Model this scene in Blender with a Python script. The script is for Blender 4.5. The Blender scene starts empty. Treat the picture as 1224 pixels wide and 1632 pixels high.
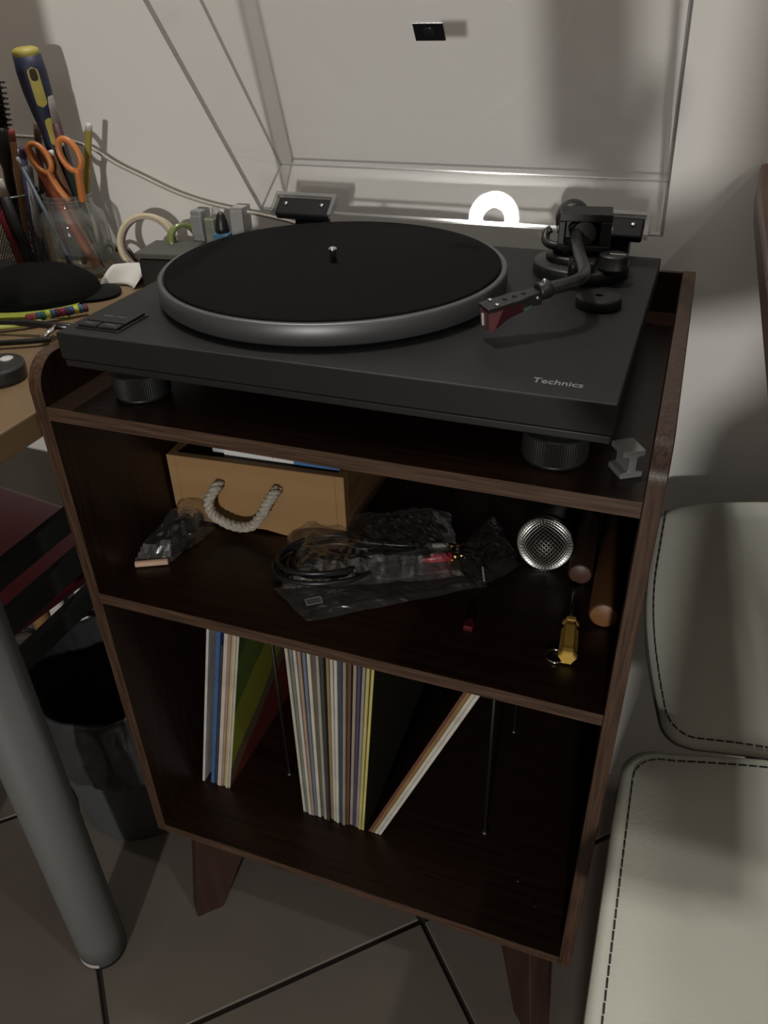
import bpy, bmesh, math, random
from mathutils import Vector, Matrix, Euler, Quaternion
random.seed(7)
S = bpy.context.scene
COL = S.collection
PI = math.pi
# ------------------------------------------------------------------ camera
CAM = Vector((0.5003, -0.4855, 0.2967))
YAW, PITCH, ROLL, FPX = 0.36699, -0.58183, -0.02931, 1261.6
fw = Vector((-math.sin(YAW)*math.cos(PITCH), math.cos(YAW)*math.cos(PITCH), math.sin(PITCH)))
rt = Vector((math.cos(YAW), math.sin(YAW), 0)); up0 = rt.cross(fw)
RT = rt*math.cos(ROLL) + up0*math.sin(ROLL)
UPV = -rt*math.sin(ROLL) + up0*math.cos(ROLL)
cd = bpy.data.cameras.new('camera'); cam = bpy.data.objects.new('camera', cd); COL.objects.link(cam)
cam.matrix_world = Matrix(((RT.x, UPV.x, -fw.x, CAM.x), (RT.y, UPV.y, -fw.y, CAM.y), (RT.z, UPV.z, -fw.z, CAM.z), (0, 0, 0, 1)))
cd.sensor_fit = 'VERTICAL'; cd.sensor_height = 32.0; cd.sensor_width = 24.0
cd.lens = FPX/1632*32.0; cd.clip_start = 0.01; cd.clip_end = 50
S.camera = cam
# ------------------------------------------------------------------ world, light, exposure
w = bpy.data.worlds.new('world'); S.world = w; w.use_nodes = True
w.node_tree.nodes['Background'].inputs[0].default_value = (0.9, 0.95, 1.0, 1)
w.node_tree.nodes['Background'].inputs[1].default_value = 0.02
def area(name, loc, target, size, power, color):
    l = bpy.data.lights.new(name, 'AREA'); l.shape = 'DISK'; l.size = size; l.energy = power; l.color = color
    o = bpy.data.objects.new(name, l); COL.objects.link(o); o.location = loc
    o.rotation_euler = (Vector(target)-Vector(loc)).to_track_quat('-Z', 'Y').to_euler(); return o
KEY = area('room_lamp_light', (0.80, -3.35, 0.36), (0.2, 0.43, 0.2), 0.13, 50, (1.0, 0.97, 0.925))
LAMP_STRENGTH = 310.0           # ring lamp on the ceiling above the cabinet
SEAT_FILL_STRENGTH = 560.0        # added lamp out of view that brightens the seat
S.view_settings.view_transform = 'Standard'; S.view_settings.look = 'None'
S.view_settings.exposure = 0.0; S.view_settings.gamma = 1.0; S.view_settings.use_curve_mapping = False
# ------------------------------------------------------------------ constants (metres; z = 0 is the top of the cabinet's upper shelf)
W, D = 0.503, 0.406
TP, TS = 0.0132, 0.0128
Z2, Z3, ZTOP = -0.209, -0.590, 0.043
FLOOR, YW, DESK = -0.79, 0.432, -0.0075
# ------------------------------------------------------------------ materials
MATS = {}
def nd(t, kind, **kw):
    n = t.nodes.new(kind)
    for k, v in kw.items():
        if k in n.inputs: n.inputs[k].default_value = v
        else: setattr(n, k, v)
    return n
def M(name, col, rough=0.5, metal=0.0, spec=0.5, var=None, bump=None, stretch=None, coat=0.0, trans=0.0, sheen=0.0):
    """var=(second colour, noise scale, contrast); bump=(scale, strength); stretch=(x,y,z)"""
    if name in MATS: return MATS[name]
    m = bpy.data.materials.new(name); m.use_nodes = True; t = m.node_tree
    b = t.nodes['Principled BSDF']
    b.inputs['Base Color'].default_value = (*col, 1); b.inputs['Roughness'].default_value = rough
    b.inputs['Metallic'].default_value = metal; b.inputs['Specular IOR Level'].default_value = spec
    b.inputs['Coat Weight'].default_value = coat
    b.inputs['Transmission Weight'].default_value = trans
    b.inputs['Sheen Weight'].default_value = sheen
    if var or bump:
        tc = t.nodes.new('ShaderNodeTexCoord'); mp = t.nodes.new('ShaderNodeMapping')
        t.links.new(tc.outputs['Object'], mp.inputs['Vector'])
        if stretch: mp.inputs['Scale'].default_value = stretch
    if var:
        c2, sc, con = var
        n = nd(t, 'ShaderNodeTexNoise'); n.inputs['Scale'].default_value = sc; n.inputs['Detail'].default_value = 6
        t.links.new(mp.outputs[0], n.inputs['Vector'])
        r = t.nodes.new('ShaderNodeValToRGB'); r.color_ramp.elements[0].position = .5-con; r.color_ramp.elements[1].position = .5+con
        r.color_ramp.elements[0].color = (*col, 1); r.color_ramp.elements[1].color = (*c2, 1)
        t.links.new(n.outputs['Fac'], r.inputs[0]); t.links.new(r.outputs[0], b.inputs['Base Color'])
    if bump:
        n2 = nd(t, 'ShaderNodeTexNoise'); n2.inputs['Scale'].default_value = bump[0]; n2.inputs['Detail'].default_value = 4
        t.links.new(mp.outputs[0], n2.inputs['Vector'])
        bp = t.nodes.new('ShaderNodeBump'); bp.inputs['Strength'].default_value = bump[1]; bp.inputs['Distance'].default_value = 0.002
        t.links.new(n2.outputs['Fac'], bp.inputs['Height']); t.links.new(bp.outputs[0], b.inputs['Normal'])
    MATS[name] = m; return m
def clear(name, tint=(.97, .97, .97), base=0.04, gain=1.0, rough=0.03, haze=0.0, hazecol=(.8, .8, .8), bump=None):
    """clear plastic or glass sheet: straight-through transmission plus Fresnel gloss and a little haze"""
    if name in MATS: return MATS[name]
    m = bpy.data.materials.new(name); m.use_nodes = True; t = m.node_tree; t.nodes.clear()
    out = t.nodes.new('ShaderNodeOutputMaterial'); tr = t.nodes.new('ShaderNodeBsdfTransparent'); gl = t.nodes.new('ShaderNodeBsdfGlossy')
    tr.inputs[0].default_value = (*tint, 1); gl.inputs['Roughness'].default_value = rough
    lw = t.nodes.new('ShaderNodeLayerWeight'); lw.inputs[0].default_value = 0.5
    pw = t.nodes.new('ShaderNodeMath'); pw.operation = 'POWER'; pw.inputs[1].default_value = 4.0
    ma = t.nodes.new('ShaderNodeMath'); ma.operation = 'MULTIPLY_ADD'; ma.inputs[1].default_value = 0.75*gain; ma.inputs[2].default_value = base
    t.links.new(lw.outputs['Facing'], pw.inputs[0]); t.links.new(pw.outputs[0], ma.inputs[0])
    mx = t.nodes.new('ShaderNodeMixShader'); t.links.new(ma.outputs[0], mx.inputs[0]); t.links.new(tr.outputs[0], mx.inputs[1]); t.links.new(gl.outputs[0], mx.inputs[2])
    last = mx
    if haze:
        df = t.nodes.new('ShaderNodeBsdfDiffuse'); df.inputs[0].default_value = (*hazecol, 1)
        m2 = t.nodes.new('ShaderNodeMixShader'); m2.inputs[0].default_value = haze
        t.links.new(mx.outputs[0], m2.inputs[1]); t.links.new(df.outputs[0], m2.inputs[2]); last = m2
    if bump:
        tc = t.nodes.new('ShaderNodeTexCoord'); n2 = t.nodes.new('ShaderNodeTexNoise'); n2.inputs['Scale'].default_value = bump[0]; n2.inputs['Detail'].default_value = 5
        t.links.new(tc.outputs['Object'], n2.inputs['Vector']); bp = t.nodes.new('ShaderNodeBump'); bp.inputs['Strength'].default_value = bump[1]; bp.inputs['Distance'].default_value = .004
        t.links.new(n2.outputs['Fac'], bp.inputs['Height']); t.links.new(bp.outputs[0], gl.inputs['Normal'])
    t.links.new(last.outputs[0], out.inputs[0]); MATS[name] = m; return m
def wood(name, c1, c2, axis, scale=1.0, rough=0.4, spec=0.4):
    """laminate with straight grain running along axis (0 x, 1 y, 2 z)"""
    st = [90*scale]*3; st[axis] = 4*scale
    return M(name, c1, rough, spec=spec, var=(c2, 1.0, .18), bump=(1.5, .12), stretch=tuple(st))
def emit(name, col, s):
    m = bpy.data.materials.new(name); m.use_nodes = True; t = m.node_tree; t.nodes.clear()
    o = t.nodes.new('ShaderNodeOutputMaterial'); e = t.nodes.new('ShaderNodeEmission'); e.inputs[0].default_value = (*col, 1); e.inputs[1].default_value = s
    t.links.new(e.outputs[0], o.inputs[0]); return m
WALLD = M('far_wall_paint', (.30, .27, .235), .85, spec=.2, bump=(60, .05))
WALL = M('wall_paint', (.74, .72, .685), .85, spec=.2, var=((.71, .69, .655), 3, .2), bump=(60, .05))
TILE = M('floor_tile', (.185, .160, .134), .42, var=((.150, .130, .110), 7, .22), bump=(9, .04))
TILE2 = M('floor_tile_warm', (.187, .157, .138), .42, var=((.152, .124, .110), 6, .22), bump=(9, .04))
GROUT = M('grout', (.022, .017, .013), .9)
DW1, DW2 = (.022, .0092, .0048), (.011, .0045, .0024)
WDX = wood('walnut_x', DW1, DW2, 0, 2.0, rough=.36); WDZ = wood('walnut_z', DW1, DW2, 2, 2.0, rough=.36)
EDX = wood('walnut_edge_x', (.098, .055, .034), (.034, .017, .010), 0, 4.0, rough=.42); EDZ = wood('walnut_edge_z', (.090, .050, .031), (.032, .016, .009), 2, 4.0, rough=.36)
LEGW = wood('leg_wood', (.045, .021, .014), (.026, .011, .007), 2, .7, rough=.5)
PLINTH = M('black_plinth', (.0085, .0085, .0084), .56, spec=.36, bump=(900, .03))
PLAST = M('black_plastic', (.010, .010, .010), .42)
MATTE = M('black_rubber', (.007, .007, .007), .8, spec=.2, bump=(500, .2))
SLIP = M('slipmat_felt', (.0095, .0092, .0087), .95, spec=.08, bump=(1500, .25), var=((.0076, .0074, .007), 300, .3))
ALU = M('dark_aluminium', (.15, .15, .155), .46, metal=.75)
CHROME = M('chrome', (.75, .75, .74), .12, metal=1)
STEEL = M('steel', (.4, .4, .4), .3, metal=1)
RODM = M('rod_metal', (.10, .095, .09), .35, metal=.9)
SILVER = M('silver_print', (.24, .24, .23), .45)
ACR = clear('clear_acrylic', (.985, .985, .985), .045, 1.0, .012)
ACRE = clear('acrylic_edge', (.66, .66, .65), .16, 1.0, .15, haze=.14, hazecol=(.8, .8, .79))
BAG = clear('clear_bag', (.93, .93, .93), .105, 1.7, .17, haze=.022, hazecol=(.75, .75, .75))
BAG2 = clear('dim_bag', (.80, .80, .80), .045, 1.2, .2, haze=.04, hazecol=(.35, .35, .35))
GLASS = clear('jar_glass', (.93, .945, .94), .075, 1.5, .03, haze=.045, hazecol=(.7, .72, .70))
WHITEP = M('white_plastic', (.72, .72, .70), .4)
# ------------------------------------------------------------------ mesh helpers
class MB:
    def __init__(s): s.v = []; s.f = []; s.mi = []; s.sm = []
    def add(s, vs, fs, mi=0, smooth=False):
        o = len(s.v); s.v += [Vector(q) for q in vs]; s.f += [tuple(i+o for i in f) for f in fs]; s.mi += [mi]*len(fs); s.sm += [smooth]*len(fs); return s
    def box(s, a, b, mi=0, mat=None):
        x0, y0, z0 = a; x1, y1, z1 = b
        vs = [Vector(q) for q in ((x0,y0,z0),(x1,y0,z0),(x1,y1,z0),(x0,y1,z0),(x0,y0,z1),(x1,y0,z1),(x1,y1,z1),(x0,y1,z1))]
        if mat is not None: vs = [mat @ q for q in vs]
        return s.add(vs, [(3,2,1,0),(4,5,6,7),(0,1,5,4),(1,2,6,5),(2,3,7,6),(3,0,4,7)], mi)
    def prism(s, poly, t0, t1, fn, mi=0, side=None, smooth=False):
        """poly of (a,b); fn(a,b,t)->xyz"""
        n = len(poly); vs = [fn(a, b, t0) for a, b in poly]+[fn(a, b, t1) for a, b in poly]
        s.add(vs, [tuple(range(n-1, -1, -1)), tuple(range(n, 2*n))], mi)
        o = len(s.v)-2*n
        sf = [(o+i, o+(i+1) % n, o+n+(i+1) % n, o+n+i) for i in range(n)]
        s.f += sf; s.mi += [mi if side is None else side]*n; s.sm += [smooth]*n; return s
    def lathe(s, prof, seg=32, c=(0,0,0), mat=None, mi=0, smooth=True, cap=True):
        vs = []; fs = []; n = len(prof)
        for r, z in prof:
            for k in range(seg):
                a = 2*PI*k/seg; q = Vector((r*math.cos(a), r*math.sin(a), z))
                q = (mat @ q) if mat is not None else q+Vector(c); vs.append(q)
        for i in range(n-1):
            for k in range(seg): fs.append((i*seg+k, i*seg+(k+1) % seg, (i+1)*seg+(k+1) % seg, (i+1)*seg+k))
        s.add(vs, fs, mi, smooth)
        if cap:
            o = len(s.v)-n*seg
            if prof[0][0] > 1e-6: s.f.append(tuple(o+k for k in range(seg-1, -1, -1))); s.mi.append(mi); s.sm.append(False)
            if prof[-1][0] > 1e-6: s.f.append(tuple(o+(n-1)*seg+k for k in range(seg))); s.mi.append(mi); s.sm.append(False)
        return s
    def tube(s, path, r, seg=10, mi=0, smooth=True, closed=False):
        P = [Vector(q) for q in path]; n = len(P); rr = r if isinstance(r, (list, tuple)) else [r]*n
        vs = []; nrm = None
        for i in range(n):
            a = P[i-1] if (i > 0 or closed) else P[i]; b = P[(i+1) % n] if (i < n-1 or closed) else P[i]
            t = (b-a)
            if t.length < 1e-9: t = Vector((0,0,1))
            t.normalize()
            if nrm is None: nrm = t.orthogonal().normalized()
            else:
                nrm = nrm - t*nrm.dot(t)
                nrm = nrm.normalized() if nrm.length > 1e-6 else t.orthogonal().normalized()
            bn = t.cross(nrm)
            for k in range(seg):
                an = 2*PI*k/seg; vs.append(P[i]+(nrm*math.cos(an)+bn*math.sin(an))*rr[i])
        fs = []
        for i in range(n if closed else n-1):
            j = (i+1) % n
            for k in range(seg): fs.append((i*seg+k, i*seg+(k+1) % seg, j*seg+(k+1) % seg, j*seg+k))
        s.add(vs, fs, mi, smooth)
        if not closed:
            o = len(s.v)-n*seg
            s.f += [tuple(o+k for k in range(seg-1, -1, -1)), tuple(o+(n-1)*seg+k for k in range(seg))]; s.mi += [mi, mi]; s.sm += [False, False]
        return s
    def sphere(s, c, r, seg=20, rings=12, mi=0, sc=(1,1,1), mat=None):
        prof = [(max(1e-7, r*math.sin(PI*i/rings)), -r*math.cos(PI*i/rings)) for i in range(rings+1)]
        m = Matrix.Translation(Vector(c)) @ Matrix.Diagonal((*sc, 1))
        if mat is not None: m = mat @ m
        return s.lathe(prof, seg, mat=m, mi=mi, cap=False)
    def grid(s, fn, nu, nv, mi=0, smooth=True):
        vs = [fn(i/nu, j/nv) for j in range(nv+1) for i in range(nu+1)]
        fs = [(j*(nu+1)+i, j*(nu+1)+i+1, (j+1)*(nu+1)+i+1, (j+1)*(nu+1)+i) for j in range(nv) for i in range(nu)]
        return s.add(vs, fs, mi, smooth)
    def build(s, name, mats, parent=None, bevel=0, seg=2, smooth=None, origin=None, local=False):
        """vertices are world coordinates unless local=True (then the parent's own frame)"""
        me = bpy.data.meshes.new(name)
        if parent is not None and not local:
            inv = WM[parent.name].inverted(); vs = [inv @ q for q in s.v]; loc = Vector((0,0,0))
        elif parent is not None: vs = s.v; loc = Vector((0,0,0))
        else:
            if origin is None:
                xs = [q.x for q in s.v]; ys = [q.y for q in s.v]; zs = [q.z for q in s.v]
                loc = Vector(((min(xs)+max(xs))/2, (min(ys)+max(ys))/2, min(zs)))
            else: loc = Vector(origin)
            vs = [q-loc for q in s.v]
        me.from_pydata([tuple(q) for q in vs], [], s.f)
        if not isinstance(mats, (list, tuple)): mats = [mats]
        for m in mats: me.materials.append(m)
        me.polygons.foreach_set('material_index', s.mi); me.polygons.foreach_set('use_smooth', [bool(x) if smooth is None else smooth for x in s.sm])
        me.validate(); me.update()
        bm = bmesh.new(); bm.from_mesh(me); bmesh.ops.recalc_face_normals(bm, faces=bm.faces); bm.to_mesh(me); bm.free()
        o = bpy.data.objects.new(name, me); COL.objects.link(o); o.location = loc
        if parent is not None: o.parent = parent
        WM[o.name] = (WM[parent.name] if parent is not None else Matrix.Identity(4)) @ Matrix.Translation(loc)
        if bevel:
            b = o.modifiers.new('bevel', 'BEVEL'); b.width = bevel; b.segments = seg; b.limit_method = 'ANGLE'; b.angle_limit = math.radians(40)
        return o
WM = {}
def tag(o, label, cat, group=None, kind=None):
    if label: o['label'] = label
    if cat: o['category'] = cat
    if group: o['group'] = group
    if kind: o['kind'] = kind
    return o
def thing(name, label, cat, loc=(0,0,0), rotz=0, group=None):
    o = bpy.data.objects.new(name, None); COL.objects.link(o); o.location = loc; o.rotation_euler = (0, 0, rotz); o.empty_display_size = .05
    WM[o.name] = Matrix.Translation(Vector(loc)) @ Matrix.Rotation(rotz, 4, 'Z')
    return tag(o, label, cat, group)
def struct(o, label, cat): return tag(o, label, cat, None, 'structure')
def rot(axis_dir, loc=(0,0,0)):
    """matrix turning +Z to axis_dir, at loc"""
    return Matrix.Translation(Vector(loc)) @ Vector(axis_dir).normalized().to_track_quat('Z', 'Y').to_matrix().to_4x4()
def rounded(x0, y0, x1, y1, r, n=6, rs=None):
    rs = rs or (r, r, r, r); pts = []
    for (cx, cy, a0, q) in ((x1-rs[0], y1-rs[0], 0, rs[0]), (x0+rs[1], y1-rs[1], PI/2, rs[1]), (x0+rs[2], y0+rs[2], PI, rs[2]), (x1-rs[3], y0+rs[3], 1.5*PI, rs[3])):
        if q <= 1e-6: pts.append((cx, cy)); continue
        for k in range(n+1): a = a0+PI/2*k/n; pts.append((cx+q*math.cos(a), cy+q*math.sin(a)))
    return pts
def smoothpath(pts, n=6, closed=False):
    """Catmull-Rom through pts"""
    P = [Vector(q) for q in pts]; out = []; m = len(P)
    rng = range(m) if closed else range(m-1)
    for i in rng:
        if closed: p0, p1, p2, p3 = P[i-1], P[i], P[(i+1) % m], P[(i+2) % m]
        else: p0, p1, p2, p3 = P[max(i-1, 0)], P[i], P[i+1], P[min(i+2, m-1)]
        for k in range(n):
            t = k/n; out.append(.5*((2*p1)+(p2-p0)*t+(2*p0-5*p1+4*p2-p3)*t*t+(3*p1-p0-3*p2+p3)*t**3))
    if not closed: out.append(P[-1])
    return out
def text_mesh(name, txt, size, mat, M4, parent, extrude=.0002, shear=0, sx=1.0, offset=0.0):
    c = bpy.data.curves.new(name, 'FONT'); c.body = txt; c.size = size; c.extrude = extrude; c.shear = shear; c.offset = offset; c.resolution_u = 3
    t = bpy.data.objects.new(name+'_curve', c); COL.objects.link(t)
    dg = bpy.context.evaluated_depsgraph_get(); me = bpy.data.meshes.new_from_object(t.evaluated_get(dg))
    bpy.data.objects.remove(t); bpy.data.curves.remove(c)
    me.transform(M4 @ Matrix.Diagonal((sx, 1, 1, 1))); me.materials.clear(); me.materials.append(mat)
    o = bpy.data.objects.new(name, me); COL.objects.link(o); o.parent = parent
    return o

# ================================================================== THE ROOM
RX0, RX1, RY0, CEIL = -2.2, 2.6, -4.2, 1.72
fl = MB().box((RX0-.1, RY0-.1, FLOOR-.06), (RX1+.1, YW+.1, FLOOR-.003)).build('floor', GROUT, origin=(0, 0, FLOOR))
struct(fl, 'grey beige stone tile floor laid on the diagonal', 'floor')
TS_ = 0.4225; A0 = Vector((.3148, .0970, 0)); ang = math.radians(43.9); d1 = Vector((math.cos(ang), math.sin(ang), 0)); d2 = Vector((-d1.y, d1.x, 0))
g = .0035
tm = MB().box((g, g, -.006), (TS_-g, TS_-g, 0)).build('tile', TILE, fl, bevel=.0012, seg=1, local=True)
tmesh = tm.data; tm.rotation_euler = (0, 0, ang); first = True
tmesh2 = tmesh.copy(); tmesh2.materials[0] = TILE2
for i in range(-14, 15):
    for j in range(-14, 15):
        q = A0 + d1*(i*TS_) + d2*(j*TS_); c = q+(d1+d2)*TS_/2
        if not (RX0-.2 < c.x < RX1+.2 and RY0-.2 < c.y < YW+.2): continue
        if first: o = tm; first = False
        else:
            o = tm.copy(); COL.objects.link(o); o.parent = fl
            if random.random() < .5: o.data = tmesh2
        o.location = (q.x, q.y, 0)
struct(MB().box((RX0-.1, YW, FLOOR-.05), (RX1+.1, YW+.1, CEIL+.05)).build('wall_back', WALL), 'off-white painted wall behind the cabinet', 'wall')
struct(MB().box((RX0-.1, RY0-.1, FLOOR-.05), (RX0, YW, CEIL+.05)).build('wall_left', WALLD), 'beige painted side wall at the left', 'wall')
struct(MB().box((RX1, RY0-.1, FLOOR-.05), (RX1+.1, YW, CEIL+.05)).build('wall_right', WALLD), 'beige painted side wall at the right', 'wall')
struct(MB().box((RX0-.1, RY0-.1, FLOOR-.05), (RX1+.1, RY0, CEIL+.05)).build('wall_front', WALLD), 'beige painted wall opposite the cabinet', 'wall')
struct(MB().box((RX0-.1, RY0-.1, CEIL), (RX1+.1, YW+.1, CEIL+.1)).build('ceiling', WALL), 'plain white ceiling', 'ceiling')

# ================================================================== CABINET
cab = thing('record_cabinet', 'dark walnut record cabinet with open shelves and splayed wooden legs', 'cabinet', (W/2, D/2, FLOOR))
def side_poly(r=.030):
    p = [(D, Z3-TS), (D, ZTOP)]
    for k in range(25):
        a = PI/2+PI/2*k/24; p.append((r+r*math.cos(a), ZTOP-r+r*math.sin(a)))
    p += [(0, Z3-TS)]
    return p
for x0, x1 in ((-TP, 0), (W, W+TP)):
    b = MB().prism(side_poly(), x0, x1, lambda a, bb, t: (t, a, bb), 0, side=1)
    o = b.build('side_panel', [WDZ, EDZ], cab, bevel=.0008, seg=1)
def shelf(z, name, y1=.396):
    b = MB().box((0, .0012, z-TS), (W, y1, z)); o = b.build(name, WDX, cab)
    b = MB().box((0, .0004, z-TS), (W, .0012, z)); b.build('edge_band', EDX, o)
shelf(0, 'upper_shelf'); shelf(Z2, 'middle_shelf')
b = MB().box((0, .0008, Z3-TS), (W, .396, Z3)); o = b.build('bottom_panel', WDX, cab); MB().box((0, 0, Z3-TS), (W, .0008, Z3)).build('edge_band', EDX, o)
MB().box((0, .396, Z3-TS), (W, .402, ZTOP)).build('back_panel', WDX, cab)
# diagonal splayed legs
def leg(cx, cy, sx, sy):
    # in the diagonal plane: s runs from the outer corner inwards
    tp = [(.034, Z3-TS), (.0985, Z3-TS), (.0425, FLOOR), (.0155, FLOOR)]
    def fn(a, zz, t):
        # a measured on x of the front-left leg, thickness t towards (-1,+1)
        lx, ly = a-t*.7071, a-.019+t*.7071
        return (cx+sx*lx, cy+sy*ly, zz)
    MB().prism(tp, 0, .028, fn).build('leg', LEGW, cab, bevel=.0015, seg=1)
leg(0, 0, 1, 1); leg(W, 0, -1, 1); leg(0, D, 1, -1); leg(W, D, -1, -1)
for (x, y) in ((.1172, .1245), (.389, .1235), (.1172, .295), (.389, .295)):
    r = MB().tube([(x, y, Z3), (x, y, Z2-TS)], .0022, 8).build('divider_rod', RODM, cab)
    MB().lathe([(.0045, Z3), (.0045, Z3+.0025), (.0025, Z3+.004)], 12, (x, y, 0)).build('collar', RODM, r)
for (x, y) in ((.442, .074), (.467, .05)):
    MB().lathe([(.0022, Z3), (.0022, Z3+.0008)], 8, (x, y, 0)).build('screw', STEEL, cab)
MB().lathe([(.009, Z2-TS-.022), (.010, Z2-TS-.020), (.010, Z2-TS)], 16, (.463, .040, 0)).build('cable_grommet', STEEL, cab)

# ================================================================== TURNTABLE
TW, TD, ZB, ZT = .453, .351, .0377, .0682
TLOC = Vector((.0240, .0088, 0)); TYAW = -.01
tt = thing('turntable', 'black record turntable with open clear lid on the cabinet top', 'turntable', TLOC, TYAW)
def TL(u, v, z): return Vector((u, v, z))
MB().box((0, 0, ZB+.007), (TW, TD, ZT)).build('plinth', PLINTH, tt, bevel=.0012, local=True)
MB().box((.0015, .0015, ZB), (TW-.0015, TD-.0015, ZB+.0062)).build('plinth_base', PLAST, tt, bevel=.001, local=True)
for u in (.0427, TW-.0427):
    for v in (.042, TD-.042):
        f = MB(); f.lathe([(.0205, 0), (.0235, .001), (.0245, .004)], 48, (u, v, 0)); seg = 160
        vs = []; 
        for z in (.004, .0235):
            for k in range(seg): a = 2*PI*k/seg; r = .0249 if k % 2 else .0244; vs.append((u+r*math.cos(a), v+r*math.sin(a), z))
        f.add(vs, [(k, (k+1) % seg, seg+(k+1) % seg, seg+k) for k in range(seg)])
        f.lathe([(.0246, .0235), (.0235, .0255), (.016, .0258), (.016, ZB)], 48, (u, v, 0), cap=False)
        f.build('foot', PLAST, tt, local=True)
TTi = (Matrix.Translation(TLOC) @ Matrix.Rotation(TYAW, 4, 'Z')).inverted()
pc = TTi @ Vector((.2016, .1814, 0)); PU, PV, PR, PZ = pc.x, pc.y, .1580, .0900
pl_ = MB().lathe([(.140, ZT+.0005), (.140, ZT+.0035), (PR-.002, ZT+.0035), (PR, ZT+.0050), (PR, PZ-.0016), (PR-.0012, PZ-.0004), (PR-.0045, PZ), (PR-.0050, PZ-.0012), (.001, PZ-.0012)], 160, (PU, PV, 0)).build('platter', ALU, tt, local=True)
sm_ = MB().lathe([(PR-.0062, PZ-.0011), (PR-.0062, PZ+.0010), (PR-.0070, PZ+.0016), (.0, PZ+.0016)], 160, (PU, PV, 0)).build('slipmat', SLIP, pl_, local=True)
MB().lathe([(.0033, PZ-.001), (.0033, PZ+.0108), (.0037, PZ+.0112), (.0040, PZ+.0128), (.0034, PZ+.0142), (.0018, PZ+.015), (0, PZ+.0151)], 20, (PU, PV, 0)).build('spindle', CHROME, pl_, local=True)
MB().lathe([(.143, ZT), (.143, ZT+.0006)], 96, (PU, PV, 0)).build('platter_well', MATTE, tt, local=True)
# start/stop and speed keys
pn = MB().box((.010, .013, ZT), (.053, .056, ZT+.0012)).build('control_panel', PLAST, tt, bevel=.0006, local=True)
for a in ((.012, .026, .051, .0545), (.012, .0145, .0300, .0245), (.0315, .0145, .051, .0245)):
    k = MB().box((a[0], a[1], ZT+.0012), (a[2], a[3], ZT+.0034)).build('button', PLINTH, pn, bevel=.0006, local=True)
for (x0, x1, y0) in ((.021, .030, .038), (.034, .044, .038), (.016, .024, .0195), (.037, .046, .0195)):
    MB().box((x0, y0, ZT+.0034), (x1, y0+.0011, ZT+.00348)).build('key_print', M('key_print', (.12, .12, .12), .5), pn, local=True)
lg = text_mesh('brand_lettering', 'Technics', .0112, SILVER, Matrix.Translation((.3925, .0195, ZT+.0001)), tt, sx=.88, offset=.00012)
lg['label'] = 'silver lettering Technics'
# tonearm -------------------------------------------------------
AB = Vector((.384, .2810))
tb = MB(); tb.lathe([(.0445, ZT), (.0445, ZT+.011), (.0430, ZT+.0125), (0.0, ZT+.0125)], 64, (AB.x, AB.y, 0))
tbo = tb.build('tonearm_base', PLAST, tt, local=True)
MB().lathe([(.030, ZT+.0125), (.030, ZT+.017), (.0285, ZT+.019), (.0, ZT+.019)], 48, (AB.x-.004, AB.y+.004, 0)).build('height_ring', PLAST, tbo, local=True)
MB().lathe([(.012, ZT+.019), (.012, .094)], 24, (AB.x, AB.y, 0)).build('pivot_post', PLAST, tbo, local=True)
# gimbal housing: a square frame open to the front
arm = MB()
hx0, hx1, hy0, hy1, hz0, hz1 = AB.x-.0235, AB.x+.0235, AB.y-.017, AB.y+.015, .0925, .1255
a_ = math.radians(8); HM = Matrix.Translation((AB.x, AB.y, 0)) @ Matrix.Rotation(a_, 4, 'Z') @ Matrix.Translation((-AB.x, -AB.y, 0))
arm.box((hx0+.006, hy1-.006, hz0+.005), (hx1-.006, hy1, hz1-.007), mat=HM); arm.box((hx0, hy0, hz1-.007), (hx1, hy1, hz1), mat=HM).box((hx0, hy0, hz0), (hx1, hy1, hz0+.005), mat=HM)
arm.box((hx0, hy0, hz0+.005), (hx0+.006, hy1, hz1-.007), mat=HM).box((hx1-.010, hy0, hz0+.005), (hx1, hy1, hz1-.007), mat=HM)
hs = arm.build('gimbal_housing', PLAST, tt, bevel=.0008, local=True)
MB().lathe([(.0035, 0), (.0035, .0012), (.002, .0016), (0, .0016)], 16, mat=HM @ rot((1, 0, 0), (hx1, AB.y-.002, .108))).build('pivot_screw', CHROME, hs, local=True)
MB().lathe([(.0035, 0), (.0035, .0012), (0, .0014)], 16, mat=HM @ rot((-1, 0, 0), (hx0, AB.y-.002, .108))).build('pivot_screw', CHROME, hs, local=True)
ZA = .1075
MB().lathe([(.0105, -.013), (.0105, .013)], 24, mat=HM @ rot((0, 1, 0), (AB.x, AB.y, ZA))).build('bearing_drum', PLAST, tt, local=True)
# arm tube (world points turned into the turntable frame)
ap = [(.402, .284, ZA), (.408, .255, ZA-.001), (.4165, .215, ZA-.002), (.4265, .175, ZA-.003), (.4285, .157, ZA-.0033), (.4255, .143, ZA-.0035), (.4175, .1310, ZA-.004), (.4075, .1225, ZA-.005)]
apl = [TTi @ Vector(q) for q in ap]
at = MB().tube(smoothpath(apl, 6), .0052, 16).build('arm_tube', M('arm_black', (.016, .016, .016), .32, spec=.5), tt, local=True)
cwd = (apl[0]-apl[1]).normalized()
MB().lathe([(.005, -.004), (.005, .012), (.014, .0125), (.0162, .014), (.0162, .033), (.0148, .036), (0, .036)], 40, mat=rot(cwd, apl[0]+cwd*.014)).build('counterweight', PLAST, tt, local=True)
MB().tube([apl[0], apl[0]+cwd*.02], .0055, 12).build('rear_stub', PLAST, tt, local=True)
hd = Vector((-.0375, -.0315, -.0075)).normalized()
cr = MB().lathe([(.0065, -.001), (.0070, .0), (.0070, .008), (.0060, .0095)], 20, mat=rot(hd, apl[-1])).build('headshell_collar', PLAST, at, local=True)
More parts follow.
